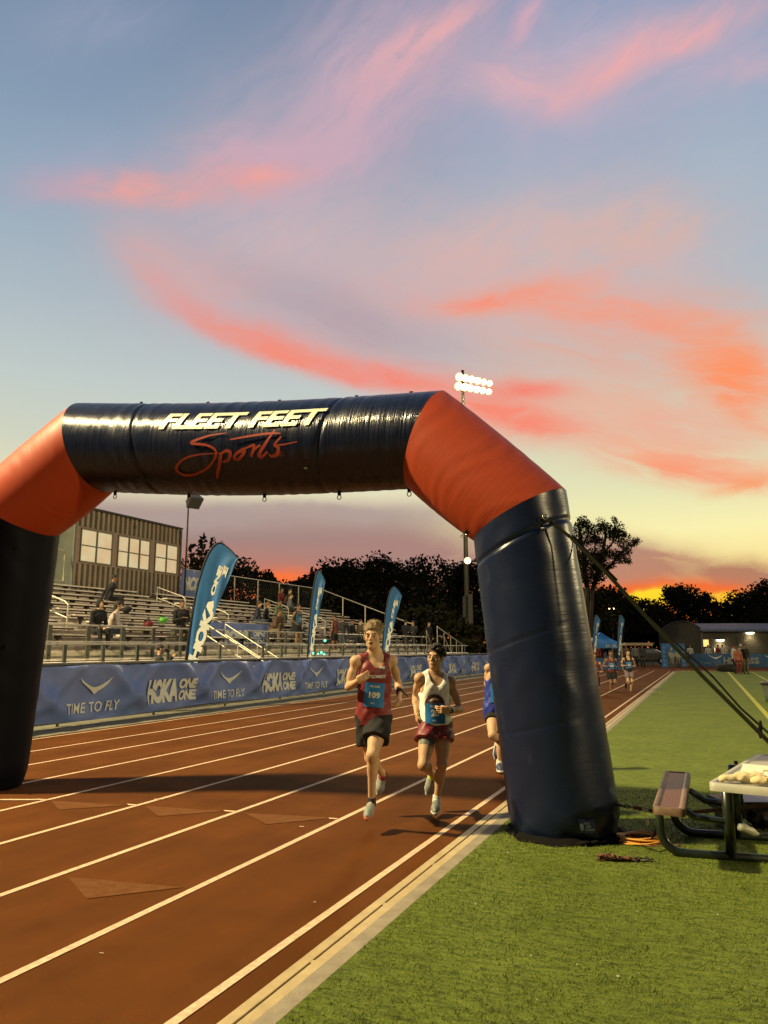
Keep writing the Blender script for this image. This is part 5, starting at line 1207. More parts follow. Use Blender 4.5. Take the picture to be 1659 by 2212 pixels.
def shorts(fig,lenf,flare=.02,g=.018,top=.78,two=True,legs='LR',rad0=.088):
    j=fig.J; c=fig.sc; B=Body(); n,p=j['neck'],j['pel']; A=(fig.Xp,fig.Fp,fig.U)
    B.ell(p+(p-n)*-.05,V(.143,.103,.115)*c+g,A,.04)
    for a in legs:
        hp,kn=j['hp'+a],j['kn'+a]; e=hp+(kn-hp)*lenf; B.cone(hp,e,rad0*c+g*.6,(rad0-.012)*c+g+flare,.04)
    for a in legs:
        hp,kn=j['hp'+a],j['kn'+a]; d=unit(kn-hp); e=hp+(kn-hp)*(lenf-.04); x=unit(np.cross(d,fig.Fp)); y=np.cross(d,x); B.bx(e+d*.15,V(.17,.17,.15),(x,y,d),.0,.008,True)
    B.half(n+(p-n)*top,fig.U,.006)
    return B
SPOT=[]
def runner(T,fig,sm,fine=True,h=.0065,hands=None):
    B=Body(); fig.torso(B); fig.limbs(B); fig.headprims(B,fine)
    for a in 'LR':
        hd=(hands or {}).get(a); wr=fig.J['wr'+a]; d=unit(wr-fig.J['el'+a])
        if hd is None: hd=dict(d=d,n=-fig.X*(1 if a=='L' else -1),s=fig.F,curl=.9)
        fig.hand(B,wr,hd['d'],hd['n'],hd['s'],hd.get('curl',.8),hd.get('spread',0),fine)
    v,f=B.mesh(h); return mesh_from('body',v,f,sm,T),B
vr=V(math.cos(YAW),math.sin(YAW),0); vf=V(-math.sin(YAW),math.cos(YAW),0); vu=V(0,0,1)
def dirv(r,f,u): return unit(vr*r+vf*f+vu*u)   # right, away, up in the viewer's frame at the runners
def zj(d0,ox=1300,oy=2400,s=2.212):
    return lambda x,y,dd=0.0: PD((ox+x/s)/1.8228,(oy+y/s)/1.8228,d0+dd)
def number_bib(T,G_,c,ux,uz,w,h,num,numh,dirn,label=True,off=.012):
    c=np.array(c,float); bl=mat('bib_blue',(.012,.15,.42),.5,var=.1,vscale=9,bump=.15,bscale=30); wh=mat('bib_white',(.62,.62,.52),.6)
    n1,n2=14,18; pts=[c+ux*(i/n1-.5)*w+uz*(j/n2-.5)*h for j in range(n2+1) for i in range(n1+1)]
    P=decal([p-dirn*.35 for p in pts],dirn,G_,off); 
    # paper is stiff: relax the projected sheet towards its own smooth surface
    D=((P-np.array(pts))@dirn).reshape(n2+1,n1+1)
    for _ in range(12):
        D2=D.copy(); D2[1:-1]=(D[:-2]+D[1:-1]*2+D[2:])/4; D2[:,1:-1]=(D2[:,:-2]+2*D2[:,1:-1]+D2[:,2:])/4; D=np.minimum(D2,D)
    P=np.array(pts)+dirn*D.reshape(-1,1)
    b=MB(); b.add(P,[(j*(n1+1)+i,j*(n1+1)+i+1,(j+1)*(n1+1)+i+1,(j+1)*(n1+1)+i) for j in range(n2) for i in range(n1)]); o=b.build('number_bib',bl,T,True)
    def at(u,v):
        x=min(max(u*n1,0),n1-1e-6); y=min(max(v*n2,0),n2-1e-6); i,j=int(x),int(y); a,b_=x-i,y-j
        d=(D[j,i]*(1-a)+D[j,i+1]*a)*(1-b_)+(D[j+1,i]*(1-a)+D[j+1,i+1]*a)*b_; return c+ux*(u-.5)*w+uz*(v-.5)*h+dirn*(d-.004)
    def write(s,x0,y0,w_,h_,bold=.03,nm='lettering'):
        t=MB(); put2d(t,text2d(s,bold,0,1,(8,3)),lambda u,v:at(x0+u*w_,y0+v*h_)); t.build(nm,wh,o)
    write(num,.24 if len(num)>2 else .30,.36,.56 if len(num)>2 else .42,numh,.045,'number')
    if label: write('HOKA ONE ONE',.26,.80,.50,.09,.03); write('POSTAL',.36,.12,.2,.07)
    return o
# ---- runner with number 109
def runner_109():
    j=zj(7.24); pel=j(378,948,.05); T=thing('person',(pel[0],pel[1],0),'blond runner in dark red singlet and black shorts wearing blue bib 109','person')
    J=dict(head=j(372,238,-.02),neck=j(392,412,.02),shR=j(222,452,-.02),shL=j(538,446,.05),elR=j(158,676,-.02),wrR=j(238,622,-.24),elL=j(592,640,.26),wrL=j(608,735,.10),
      pel=pel,hpR=j(318,955,.05),hpL=j(440,955,.03),knL=j(368,1262,-.20),anL=j(362,1672,-.02),toeL=j(322,1765,-.20),knR=j(352,1290,.16),anR=j(462,1440,.55),toeR=j(418,1610,.60))
    f=Fig(J,dirv(-.20,-1,.05),(.0,0,1)); 
    body,B=runner(T,f,sk_fair,hands=dict(R=dict(d=dirv(.75,-.35,.45),n=dirv(.35,.9,-.1),s=dirv(-.4,-.1,1),curl=1.35),L=dict(d=dirv(-.05,-.35,-.8),n=dirv(-.9,0,-.1),s=dirv(-.3,-.9,.1),curl=.95,spread=.25)))
    hr=mat('hair_blond',(.17,.11,.05),.7,var=.45,vscale=60); hair(T,f,hr,'quiff',.0055,3); face(T,f,mat('brow_brown',(.07,.045,.02),.8),1.0)
    red=cloth('singlet_red',(.16,.012,.012),.55); blk=cloth('shorts_black',(.009,.008,.007),.9)
    S=singlet(f,.010,1.10,.006,.006); g=garment(T,'singlet',red,S,.0075,.0035)
    # darker side panel on his left flank
    SH=shorts(f,.64,.028,.022,.90); garment(T,'shorts',blk,SH,.0085,.005)
    d=unit(f.J['pel']-O0); d=unit(V(d[0],d[1],0)); ux=vr; uz=vu
    number_bib(T,S,j(383,738,0),unit(vr-vu*.10),unit(vu+vr*.08),.180,.215,'109',.26,d)
    wh=mat('print_white',(.62,.60,.52),.6); bkp=mat('print_black',(.02,.01,.01),.6)
    def put(s,p0,w,h,m,bold=.03,off=.005,sh=0,rot=0):
        vs,fs=text2d(s,bold,sh,1,(12,3)); ux_=unit(vr+vu*rot); P=np.array([p0+ux_*u*w+vu*v*h-d*.4 for u,v in vs]); P=decal(P,d,S,off); t=MB(); t.add(P,fs); return t.build('lettering',m,g,False)
    put('MONTGOMERY',j(262,595),.235,.030,wh,.035,.012,0,.0)
    put('NB',j(428,514),.052,.026,wh,.06,.012,.35,-.06)
    sl=mat('shoe_white_grey',(.22,.24,.215),.6,var=.2,vscale=30); so=mat('sole_orange',(.45,.10,.04),.6); kb=mat('sock_black',(.02,.018,.016),.9)
    a=shoe(T,'shoe',J['anL'],J['toeL'],unit(dirv(.05,-.25,1)),sl,so,.95,sock=kb); up2=unit(f.J['knR']-f.J['anR']); shoe(T,'shoe',J['anR'],J['toeR'],unit(dirv(.25,-1,.15)),sl,mat('sole_pale',(.42,.40,.34),.6),.92,sock=mat('sock_red',(.22,.03,.02),.9))
    for L_ in range(4):
        an=np.array(J['anL']); tt=unit(np.array(J['toeL'])-an); MB().tube([an+tt*(.04+.022*L_)+vr*.022*s_-vu*(.02+.012*L_)+vf*-.0 for s_ in (-1,1)],.004,6).build('shoelace',kb,a)
    w=np.array(J['wrL']); e=unit(w-np.array(J['elL'])); MB().lathe([(.029,-.022),(.034,-.02),(.034,.018),(.029,.02)],w-e*.03,18,e).build('wristwatch',kb,T,True)
    MB().tube([w-e*.03+vr*.03,w-e*.03+vr*.06-vu*.02,w-e*.03+vr*.075-vu*.045],[.006,.008,.003],6).build('watch_strap',kb,T)
    return T
runner_109()
def runner_20():
    j=zj(7.85); pel=j(916,1000,.03); T=thing('person',(pel[0],pel[1],0),'dark haired runner in white singlet and maroon shorts glancing sideways','person')
    J=dict(head=j(918,420,-.01),neck=j(912,580,.03),shR=j(778,600,-.02),shL=j(1052,628,.03),elR=j(742,755,.15),wrR=j(752,905,.0),elL=j(1130,868,.06),wrL=j(1035,878,-.17),
      pel=pel,hpR=j(860,1015,.02),hpL=j(975,1015,.04),knL=j(976,1340,-.06),anL=j(928,1655,.02),toeL=j(912,1760,-.16),knR=j(812,1352,-.20),anR=j(893,1440,.16),toeR=j(858,1590,.14))
    f=Fig(J,dirv(-.48,-1,.06),unit(vu+vr*.06)); 
    body,B=runner(T,f,sk_tan,hands=dict(L=dict(d=dirv(-.9,-.25,.05),n=dirv(-.1,.9,-.1),s=dirv(0,-.1,1),curl=1.15),R=dict(d=dirv(.15,-.15,-1),n=dirv(.9,.3,0),s=dirv(.2,-1,0),curl=.55)))
    hr=mat('hair_dark',(.022,.012,.006),.7,var=.4,vscale=60); hair(T,f,hr,'curly',.0055,5); face(T,f,hr,0.0)
    wht=cloth('singlet_white',(.86,.86,.76),.65); mar=cloth('shorts_maroon',(.17,.018,.022),.5); gry=cloth('tights_grey',(.12,.125,.105),.6)
    S=singlet(f,.010,1.0,.004,.0); g=garment(T,'singlet',wht,S,.0075,.0035)
    tg=Body(); 
    for a in 'LR':
        hp,kn=f.J['hp'+a],f.J['kn'+a]; e=hp+(kn-hp)*(.76 if a=='L' else .60); tg.cone(hp+(kn-hp)*.1,e,.088,.064 if a=='L' else .072,.02)
    for a in 'LR':
        hp,kn=f.J['hp'+a],f.J['kn'+a]; dd=unit(kn-hp); e=hp+(kn-hp)*(.74 if a=='L' else .58); x=unit(np.cross(dd,f.Fp)); tg.bx(e+dd*.1,V(.09,.11,.1),(x,np.cross(dd,x),dd),0,.006,True)
    garment(T,'compression_shorts',gry,tg,.007,.001)
    SH=shorts(f,.44,.030,.020,.86); garment(T,'shorts',mar,SH,.0085,.006)
    d=unit(f.J['pel']-O0); d=unit(V(d[0],d[1],0)); number_bib(T,S,j(914,898,0),unit(vr-vu*.02),vu,.195,.19,'20',.34,d)
    # round dark crest on the chest, cut by the bib
    cr=mat('crest_maroon',(.055,.008,.012),.6); cr2=mat('crest_red',(.16,.03,.03),.6)
    c0=j(910,812); 
    def ringp(r0,r1,a0,a1,m,cx=0,cz=0,sq=.8):
        n=24; P=[c0+vr*(cx+math.cos(a0+(a1-a0)*k/n)*r)+vu*(cz+math.sin(a0+(a1-a0)*k/n)*r*sq)-d*.4 for k in range(n+1) for r in (r0,r1)]; P=decal(P,d,S,.011); MB().add(P,[(2*k,2*k+1,2*k+3,2*k+2) for k in range(n)]).build('crest',m,g)
    ringp(.062,.098,R(-20),R(205),cr,0,-.01,1.0); ringp(.0,.040,R(0),R(360),cr2,.015,-.005,.9); ringp(.0,.026,R(-30),R(150),cr,.04,.01,.8)
    gs=mat('shoe_grey',(.17,.18,.15),.6,var=.3,vscale=40); gw=mat('sole_white',(.50,.50,.42),.6); ws=mat('sock_white',(.55,.54,.46),.9); neon=mat('neon_trim',(.40,.55,.05),.6)
    a=shoe(T,'shoe',J['anL'],J['toeL'],unit(dirv(0,-.15,1)),gs,gw,.95,sock=ws); b=shoe(T,'shoe',J['anR'],J['toeR'],unit(dirv(.1,-1.0,.25)),gs,gw,.92,sock=neon)
    for L_ in range(5):
        an=np.array(J['anL']); tt=unit(np.array(J['toeL'])-an); MB().tube([an+tt*(.03+.022*L_)+vr*.024*s_-vu*(.012+.012*L_) for s_ in (-1,1)],.0035,6).build('shoelace',gw,a)
    w=np.array(J['wrL']); e=unit(w-np.array(J['elL'])); MB().lathe([(.027,-.018),(.033,-.016),(.033,.016),(.027,.018)],w-e*.03,18,e).build('wristwatch',mat('watch_black',(.015,.014,.013),.4),T,True)
runner_20()
def runner_blue():
    j=zj(10.47); pel=j(1440,880,.03); T=thing('person',(pel[0],pel[1],0),'runner in bright blue singlet half hidden behind the right arch leg','person')
    J=dict(head=j(1470,420,0),neck=j(1462,500,.03),shR=j(1378,508,0),shL=j(1545,515,.03),elR=j(1362,640,.10),wrR=j(1398,740,-.05),elL=j(1590,640,.05),wrL=j(1560,720,-.1),
      pel=pel,hpR=j(1415,900,.02),hpL=j(1480,900,.04),knR=j(1412,1090,-.25),anR=j(1470,1160,.15),toeR=j(1460,1250,.12),knL=j(1490,1130,-.06),anL=j(1474,1340,.02),toeL=j(1485,1400,-.17))
    f=Fig(J,dirv(-.2,-1,0)); runner(T,f,sk_fair,hands=dict(R=dict(d=dirv(.35,-.3,-1),n=dirv(.3,1,0),s=dirv(.9,-.3,.1),curl=.35,spread=.5)))
    hair(T,f,MATS['hair_dark'],'curly',.008,9)
    b=cloth('singlet_blue',(.015,.03,.26),.5); S=singlet(f,.010,1.28,.01,.004); g=garment(T,'singlet',b,S,.009,.004)
    SH=shorts(f,.42,.01,.012,.95); garment(T,'shorts',MATS['shorts_black'],SH,.009,.003)
    d=unit(f.J['pel']-O0); d=unit(V(d[0],d[1],0)); number_bib(T,S,j(1475,720,0),vr,vu,.24,.25,'118',.25,d)
    t=[]; w=mat('stripe_white',(.6,.6,.6),.6)
    for z in (590,650): P=decal([j(1402+dx,z+dy)-d*.4 for dx,dy in ((-6,-9),(8,-9),(8,9),(-6,9))],d,S,.008); MB().add(P,[(0,3,2,1)]).build('print_dot',w,g)
    sh=mat('shoe_navy',(.03,.05,.11),.6,var=.3,vscale=30); shoe(T,'shoe',J['anL'],J['toeL'],vu,sh,w,1.0,.007,MATS['sock_white']); shoe(T,'shoe',J['anR'],J['toeR'],unit(dirv(.1,-1,.2)),sh,w,1.0,.007,MATS['sock_white'])
runner_blue()
# ------------------------------------------------------------------ smaller figures: same anatomy, coarser mesh
def pose_stand(b,f,h=1.75,arms='down',lean=0.0,stride=0.0):
    b=np.array(b,float); f=unit(V(f[0],f[1],0)); r=np.cross(f,vu); s=h/1.78; L=-r
    P=lambda x,y,z: b+L*x*s+f*y*s+vu*z*s     # x to his left, y forward
    J=dict(pel=P(0,0,.93),neck=P(0,lean,1.45),head=P(0,lean+.03,1.66),shL=P(.19,lean,1.42),shR=P(-.19,lean,1.42),hpL=P(.09,0,.90),hpR=P(-.09,0,.90),
      knL=P(.10,.03+stride*.5,.49),knR=P(-.10,.03-stride*.3,.49),anL=P(.11,stride,.08),anR=P(-.11,-stride*.8,.08),toeL=P(.12,stride+.15,.03),toeR=P(-.12,-stride*.8+.15,.03))
    A=dict(down=((.25,-.03,1.14),(.26,.05,.88)),hips=((.36,-.08,1.15),(.19,.05,1.0)),folded=((.25,.05,1.15),(.02,.22,1.22)),front=((.24,.08,1.16),(.12,.30,1.12)),phone=((.24,.15,1.25),(.10,.32,1.45)),run=((.27,-.16,1.18),(.22,.08,1.10)))[arms]
    for sd,k in (('L',1),('R',-1)): J['el'+sd]=P(A[0][0]*k,A[0][1]+lean,A[0][2]); J['wr'+sd]=P(A[1][0]*k,A[1][1]+lean,A[1][2])
    return J,f
def pose_sit(b,f,h=1.72,lean=.12,arms='lap',drop=.43,reach=.42):
    b=np.array(b,float); f=unit(V(f[0],f[1],0)); r=np.cross(f,vu); s=h/1.78; L=-r; P=lambda x,y,z: b+L*x*s+f*y*s+vu*z*s      # b is the seat point
    J=dict(pel=P(0,0,.10),neck=P(0,lean,.62),head=P(0,lean+.05,.83),shL=P(.18,lean,.59),shR=P(-.18,lean,.59),hpL=P(.09,.03,.08),hpR=P(-.09,.03,.08),
      knL=P(.13,reach,.10),knR=P(-.11,reach,.10),anL=P(.12,reach+.05,-drop+.10),anR=P(-.12,reach+.05,-drop+.10),toeL=P(.12,reach+.2,-drop+.04),toeR=P(-.12,reach+.2,-drop+.04))
    A=dict(lap=((.23,lean+.02,.30),(.10,.30,.18)),phone=((.22,lean+.10,.34),(.08,.36,.42)),knees=((.22,.28,.32),(.10,.42,.22)),back=((.26,-.12,.34),(.24,-.20,.06)))[arms]
    for sd,k in (('L',1),('R',-1)): J['el'+sd]=P(A[0][0]*k,A[0][1],A[0][2]); J['wr'+sd]=P(A[1][0]*k,A[1][1],A[1][2])
    return J,f
def person(JF,label,top,bottom,skinm,hairm,hst='short',sleeves=True,long=True,shoem=None,h=.016,group=None,sc=None,headf=None,bib=None,tname='top'):
    J,f=JF; pel=np.array(J['pel']); sc=sc or 1.0; T=thing('person',(pel[0],pel[1],min(np.array(J['anL'])[2],np.array(J['anR'])[2])-.08),label,'person',group)
    F_=Fig(J,headf if headf is not None else unit(f+vu*-.05),(0,0,1),sc); B=Body(); F_.torso(B); F_.limbs(B); F_.headprims(B,True)
    for a in 'LR':
        d=unit(F_.J['wr'+a]-F_.J['el'+a]); F_.hand(B,F_.J['wr'+a],d,-F_.X*(1 if a=='L' else -1),F_.F,.6,0,h<.012)
    v,fc=B.mesh(h); mesh_from('body',v,fc,skinm,T)
    if sleeves:
        C=Body(); F_.torso(C,.016,.01)
        for a in 'LR':
            sh,el,wr=(F_.J[k+a] for k in ('sh','el','wr')); C.cone(sh,el,.060,.050,.03); 
            if long: C.cone(el,wr,.050,.036,.02)
        C.cone(F_.J['neck'],F_.J['neck']+F_.U*.03,.06,.055,.02)
    else: C=singlet(F_,.012,1.08,.012)
    g=garment(T,tname,top,C,h,.003)
    if bottom is not None:
        D=Body(); n,p=F_.J['neck'],F_.J['pel']; D.ell(p,V(.150,.112,.115),(F_.Xp,F_.Fp,F_.U),.04)
        for a in 'LR':
            hp,kn,an=(F_.J[k+a] for k in ('hp','kn','an'))
            if long or sleeves: D.cone(hp,kn,.098,.066,.03); D.cone(kn,an,.066,.050,.02)
            else: D.cone(hp,hp+(kn-hp)*.5,.10,.10,.03)
        garment(T,'trousers' if (long or sleeves) else 'shorts',bottom,D,h,.003)
    hair(T,F_,hairm,hst,max(.009,h*.7),3,'hood' if hst=='hood' else ('cap' if hst=='cap' else 'hair'))
    if bib is not None:
        d=unit(-F_.F); c=F_.J['neck']*.45+F_.J['pel']*.55-d*.0; number_bib(T,C,c,-F_.X if np.dot(F_.X,vr)<0 else F_.X,vu,.23,.23,bib,.3,d,h<.02)
    sm=shoem or mat('shoe_black',(.02,.018,.016),.6)
    for a in 'LR':
        an,toe=F_.J['an'+a],F_.J['toe'+a]; up=unit(vu-unit(toe-an)*np.dot(vu,unit(toe-an))) if abs(unit(toe-an)[2])<.9 else -f
        K=Body(); K.cone(an-vu*.03,toe-up*.01,.042,.036,.02); v,fc=K.mesh(h*.8); mesh_from('shoe',v,fc,sm,T)
    return T,F_
blkc=cloth('cloth_black',(.010,.010,.012),.9); char=cloth('cloth_charcoal',(.03,.032,.035),.9); den=cloth('denim',(.05,.065,.09),.85); wtc=cloth('cloth_offwhite',(.42,.36,.33),.8); olv=cloth('cloth_olive',(.06,.065,.03),.85); khk=cloth('cloth_khaki',(.17,.13,.075),.85); brn=cloth('cloth_brown',(.12,.06,.035),.85); lim=cloth('cloth_green',(.10,.16,.04),.8); redc=cloth('cloth_red',(.13,.012,.012),.7); nav=cloth('cloth_navy',(.02,.025,.05),.8); gryc=cloth('cloth_grey',(.12,.12,.12),.8); whc=cloth('cloth_white',(.36,.36,.34),.8)
hd=MATS['hair_dark']; hbr=mat('hair_brown',(.06,.032,.016),.7,var=.3,vscale=50); hgr=mat('hair_grey',(.2,.19,.18),.8); capg=mat('cap_grey_green',(.10,.115,.09),.8); capw=mat('cap_white',(.45,.45,.42),.8)
# runners coming up the straight beyond the arch
def far_runner(zx,zy_head,zy_pel,d,label,top,bot,skinm,bibn,lead,hs='short',bx_=0):
    j=zj(d,2300,2500,5.53); pel=j(zx,zy_pel); hz=j(zx,zy_head)[2]; u=hz-pel[2]; s=u/.72; P=lambda x,y,z: pel+vr*x*s+vf*y*s+vu*z*s
    l=1 if lead=='L' else -1    # which leg is in front (L = image right)
    J=dict(pel=pel,head=P(bx_,-.03,.72),neck=P(bx_*.5,0,.50),shR=P(-.19,0,.46),shL=P(.19,0,.46),hpR=P(-.09,0,-.03),hpL=P(.09,0,-.03))
    a,b=('L','R') if lead=='L' else ('R','L')
    J['kn'+a]=P(.07*l,-.10,-.42); J['an'+a]=P(.05*l,.02,-.80); J['toe'+a]=P(.05*l,-.13,-.88)
    J['kn'+b]=P(-.09*l,-.16,-.40); J['an'+b]=P(-.05*l,.28,-.52); J['toe'+b]=P(-.05*l,.30,-.68)
    J['elR']=P(-.30,.08,.22); J['wrR']=P(-.17,-.15,.20); J['elL']=P(.30,.10,.20); J['wrL']=P(.15,-.14,.18)
    return person((J,-vf),label,top,bot,skinm,hd,hs,False,False,h=.011,group='runners coming up the straight',sc=s,bib=bibn,tname='singlet')
far_runner(222,450,930,26.4+1.0,'dark haired runner in red singlet touching the right edge of the arch leg',redc,blkc,MATS['skin_tan'],'114','L')
far_runner(592,400,800,28.2+.9,'middle far runner in dark red singlet and black shorts, raising both hands',cloth('singlet_maroon',(.09,.012,.012),.7),blkc,MATS['skin_mid'],'105','R')
far_runner(968,385,780,28.2+1.0,'far runner in black singlet and short patterned shorts nearest the turf',blkc,cloth('shorts_patterned',(.20,.14,.15),.7),MATS['skin_fair'],'96','L')
# ---- people in the stands.  c(px,py_head,x): a head seen at that spot on the row standing at x
def on_row(px,py,x,sit=True,h=1.72):
    p=PX(px,py,x); return p
G_ST='spectators in the stands'
ROWS=[(-15.2-.6*k,1.93+.2*k) for k in range(10)]
def seat_at(px,py,x,dz=.81):      # the bench whose seat height agrees with a head seen at that spot
    b=min(ROWS,key=lambda r:abs(PX(px,py,r[0])[2]-dz-r[1])+.02*abs(r[0]-x)); p=PX(px,py,b[0]); p[2]=b[1]+.0; return p
def floor_at(px,py,x,dz=1.64):
    b=min([(r[0]+.3,r[1]-.43) for r in ROWS]+[(-14.85,1.24)],key=lambda r:abs(PX(px,py,r[0])[2]-dz-r[1])+.02*abs(r[0]-x)); p=PX(px,py,b[0]); p[2]=b[1]; return p
toT=V(1,-.15,0)  # facing the track
def S_(px,py,x,label,top,bot,sk,hr,hst='short',f=toT,arms='lap',lean=.12,**k):
    return person(pose_sit(seat_at(px,py,x),f,1.72,lean,arms,.43,k.pop('reach',.42)),label,top,bot,sk,hr,hst,h=k.pop('h',.016),group=G_ST,**k)
def St(px,py,x,label,top,bot,sk,hr,hst='short',f=toT,arms='down',**k):
    p=floor_at(px,py,x); return person(pose_stand(p,f,k.pop('hh',1.78),arms,0,k.pop('stride',0)),label,top,bot,sk,hr,hst,h=k.pop('h',.016),group=G_ST,**k)
S_(238,1248,-19.4,'man in black sitting high on a hand rail below the press box windows',blkc,blkc,MATS['skin_mid'],hd,f=V(.55,.8,0),arms='back',lean=.10)
S_(207,1345,-15.25,'person in a black hood seated behind the guard rail beside the long haired woman',blkc,blkc,MATS['skin_fair'],blkc,'hood',f=V(1,-.3,0))
S_(233,1340,-15.3,'woman with long dark hair and pale top seated behind the guard rail',wtc,den,MATS['skin_fair'],hd,'long',f=V(.75,.5,0),arms='knees',lean=.22)
St(393,1298,-17.9,'man in black standing with hands together left of the near flag',blkc,blkc,MATS['skin_mid'],hd,f=V(.9,-.5,0),arms='folded')
S_(376,1354,-15.2,'man in a grey cap and dark jacket bent forward left of the near flag',char,olv,MATS['skin_mid'],capg,'cap',f=V(.8,.6,0),arms='knees',lean=.34)
p=PX(345,1402,-12.7)
person(pose_stand(p-V(0,0,1.66*.96),V(.8,.75,0),1.70,'phone'),'photographer in a dark jacket leaning over the first fence banner with a camera',char,blkc,MATS['skin_fair'],hd,'short',h=.012)
T=thing('camera',tuple(PX(357,1405,-12.45)),'small black camera held up by the photographer at the fence','camera'); c=PX(357,1405,-12.45); b_=MB(); b_.box(c-V(.05,.07,.045),c+V(.05,.07,.045)); o=b_.build('body',MATS['shoe_black'],T,False,.008); MB().lathe([(.036,0),(.034,.06),(.03,.065)],c+V(.03,.04,0),14,(.7,.7,0)).build('lens',MATS['shoe_black'],T,True)
S_(552,1305,-18.2,'woman with long hair in a black coat, left of the seated pair at mid stand',nav,den,MATS['skin_fair'],hbr,'long',f=V(1,.3,0)); S_(571,1309,-18.0,'long haired woman seated right of the one in the black coat',blkc,den,MATS['skin_fair'],mat('hair_light_brown',(.14,.08,.035),.7,var=.3,vscale=50),'long',f=V(1,.5,0))
S_(604,1262,-20.6,'person in dark red on the top bench under the orange glow',redc,blkc,MATS['skin_mid'],hd); S_(617,1268,-20.3,'man in a tan jacket on the top bench beside the one in dark red',khk,nav,MATS['skin_fair'],hd,f=V(1,.4,0),lean=.2)
S_(598,1300,-18.6,'person in a green top seated in the middle group',lim,blkc,MATS['skin_mid'],hd); S_(622,1287,-19.2,'person in grey seated just above the middle group',gryc,blkc,MATS['skin_fair'],hbr,f=V(1,.6,0))
S_(588,1322,-17.4,'person in brown bending forward in the middle group',brn,khk,MATS['skin_mid'],hbr,lean=.34); S_(604,1313,-17.6,'person in an olive jacket with back half turned in the middle group',olv,nav,MATS['skin_mid'],hd,f=V(-.3,1,0)); 
St(644,1316,-16.9,'runner in a dark singlet with a blue bib standing hands on hips in the stands',cloth('singlet_teal',(.02,.05,.06),.7),blkc,MATS['skin_mid'],hd,arms='hips',sleeves=False,long=False,bib='87')
S_(634,1326,-16.9,'person in a dark jacket seated beside the runner with hands on hips',char,blkc,MATS['skin_mid'],hd)
St(724,1332,-14.9,'runner in a dark red singlet standing with back turned right of the middle flag',cloth('singlet_wine',(.10,.02,.022),.7),blkc,MATS['skin_mid'],hd,f=V(-1,.2,0),sleeves=False,long=False)
St(741,1345,-14.7,'person in a black sweatshirt standing next to the runner with back turned',char,den,MATS['skin_mid'],hbr,f=V(-.6,.8,0),hh=1.7); S_(756,1358,-15.1,'person in a black cap seated low right of the middle flag',blkc,char,MATS['skin_mid'],hd,'cap'); S_(768,1358,-15.0,'person in khaki seated low, just left of the blond runner',khk,olv,MATS['skin_fair'],hbr,lean=.25)
St(876,1360,-14.6,'person in black holding a phone near the far end of the stand',blkc,blkc,MATS['skin_fair'],hd,f=V(.2,1,0),arms='front'); St(893,1362,-14.5,'woman with long dark hair facing the one with the phone',char,blkc,MATS['skin_tan'],hd,'long',f=V(-.2,-1,0),arms='front'); St(926,1364,-14.6,'lone person in black at the far corner of the stand',blkc,blkc,MATS['skin_fair'],hbr,f=V(1,-.6,0))
# ---- things left on the benches
def bag(p,label,m,s=(.13,.15,.10)):
    T=thing('bag',tuple(p),label,'bag','bags on the benches'); B=Body(); c=np.array(p)+V(0,0,s[2]*.6); B.ell(c,V(*s),None,.02); B.ell(c+V(.03,.08,s[2]*.5),V(s[0]*.6,s[1]*.6,s[2]*.5),None,.04); v,f=B.mesh(.02,lambda P:.01*np.sin(P[:,0]*31+P[:,2]*23)); mesh_from('body',v,f,m,T); MB().tube([c+V(0,-.1,s[2]*.8),c+V(.02,-.06,s[2]*1.35),c+V(.02,.06,s[2]*1.35),c+V(0,.1,s[2]*.8)],.012,6).build('handle',MATS['shoe_black'],T)
bag(PX(320,1353,-15.8),'dark red and black bag on the bench left of the bent man in the cap',redc); bag(PX(352,1344,-15.9),'bright green bag on the bench behind the bent man in the cap',mat('neon_green',(.12,.45,.05),.6)); bag(PX(207,1398,-14.6),'black bag at the feet of the hooded person',blkc,(.13,.18,.12)); bag(PX(273,1322,-16.6),'black bag on the bench right of the long haired woman',blkc); bag(PX(612,1338,-16.4),'black bag under the middle group of spectators',blkc,(.16,.22,.12)); bag(PX(322,1398,-14.4),'pale and dark shoe bag on the lower bench by the photographer',gryc)
T=thing('light_string',tuple(PX(680,1400,-13.3)),'small green glowing lights by the foot of the middle flag','lights'); gg=mat('green_glow',(.1,.9,.5),.5,emit=(.10,1.0,.50),estr=3.2)
pts=[(672,1384,1.2),(677,1385,.8),(702,1384,1.5),(668,1408,1.2),(676,1411,1.2),(694,1410,1.5),(700,1413,1.2),(687,1412,1.0)]
MB().tube([PX(x,y,-13.3) for x,y,_ in pts],.010,5).build('cable',MATS['shoe_black'],T)
for x,y,r_ in pts: MB().lathe([(.012,-.03*r_),(.032*r_,-.015),(.032*r_,.015),(.012,.03*r_)],PX(x,y,-13.3),10).build('lamp',gg,T,True)
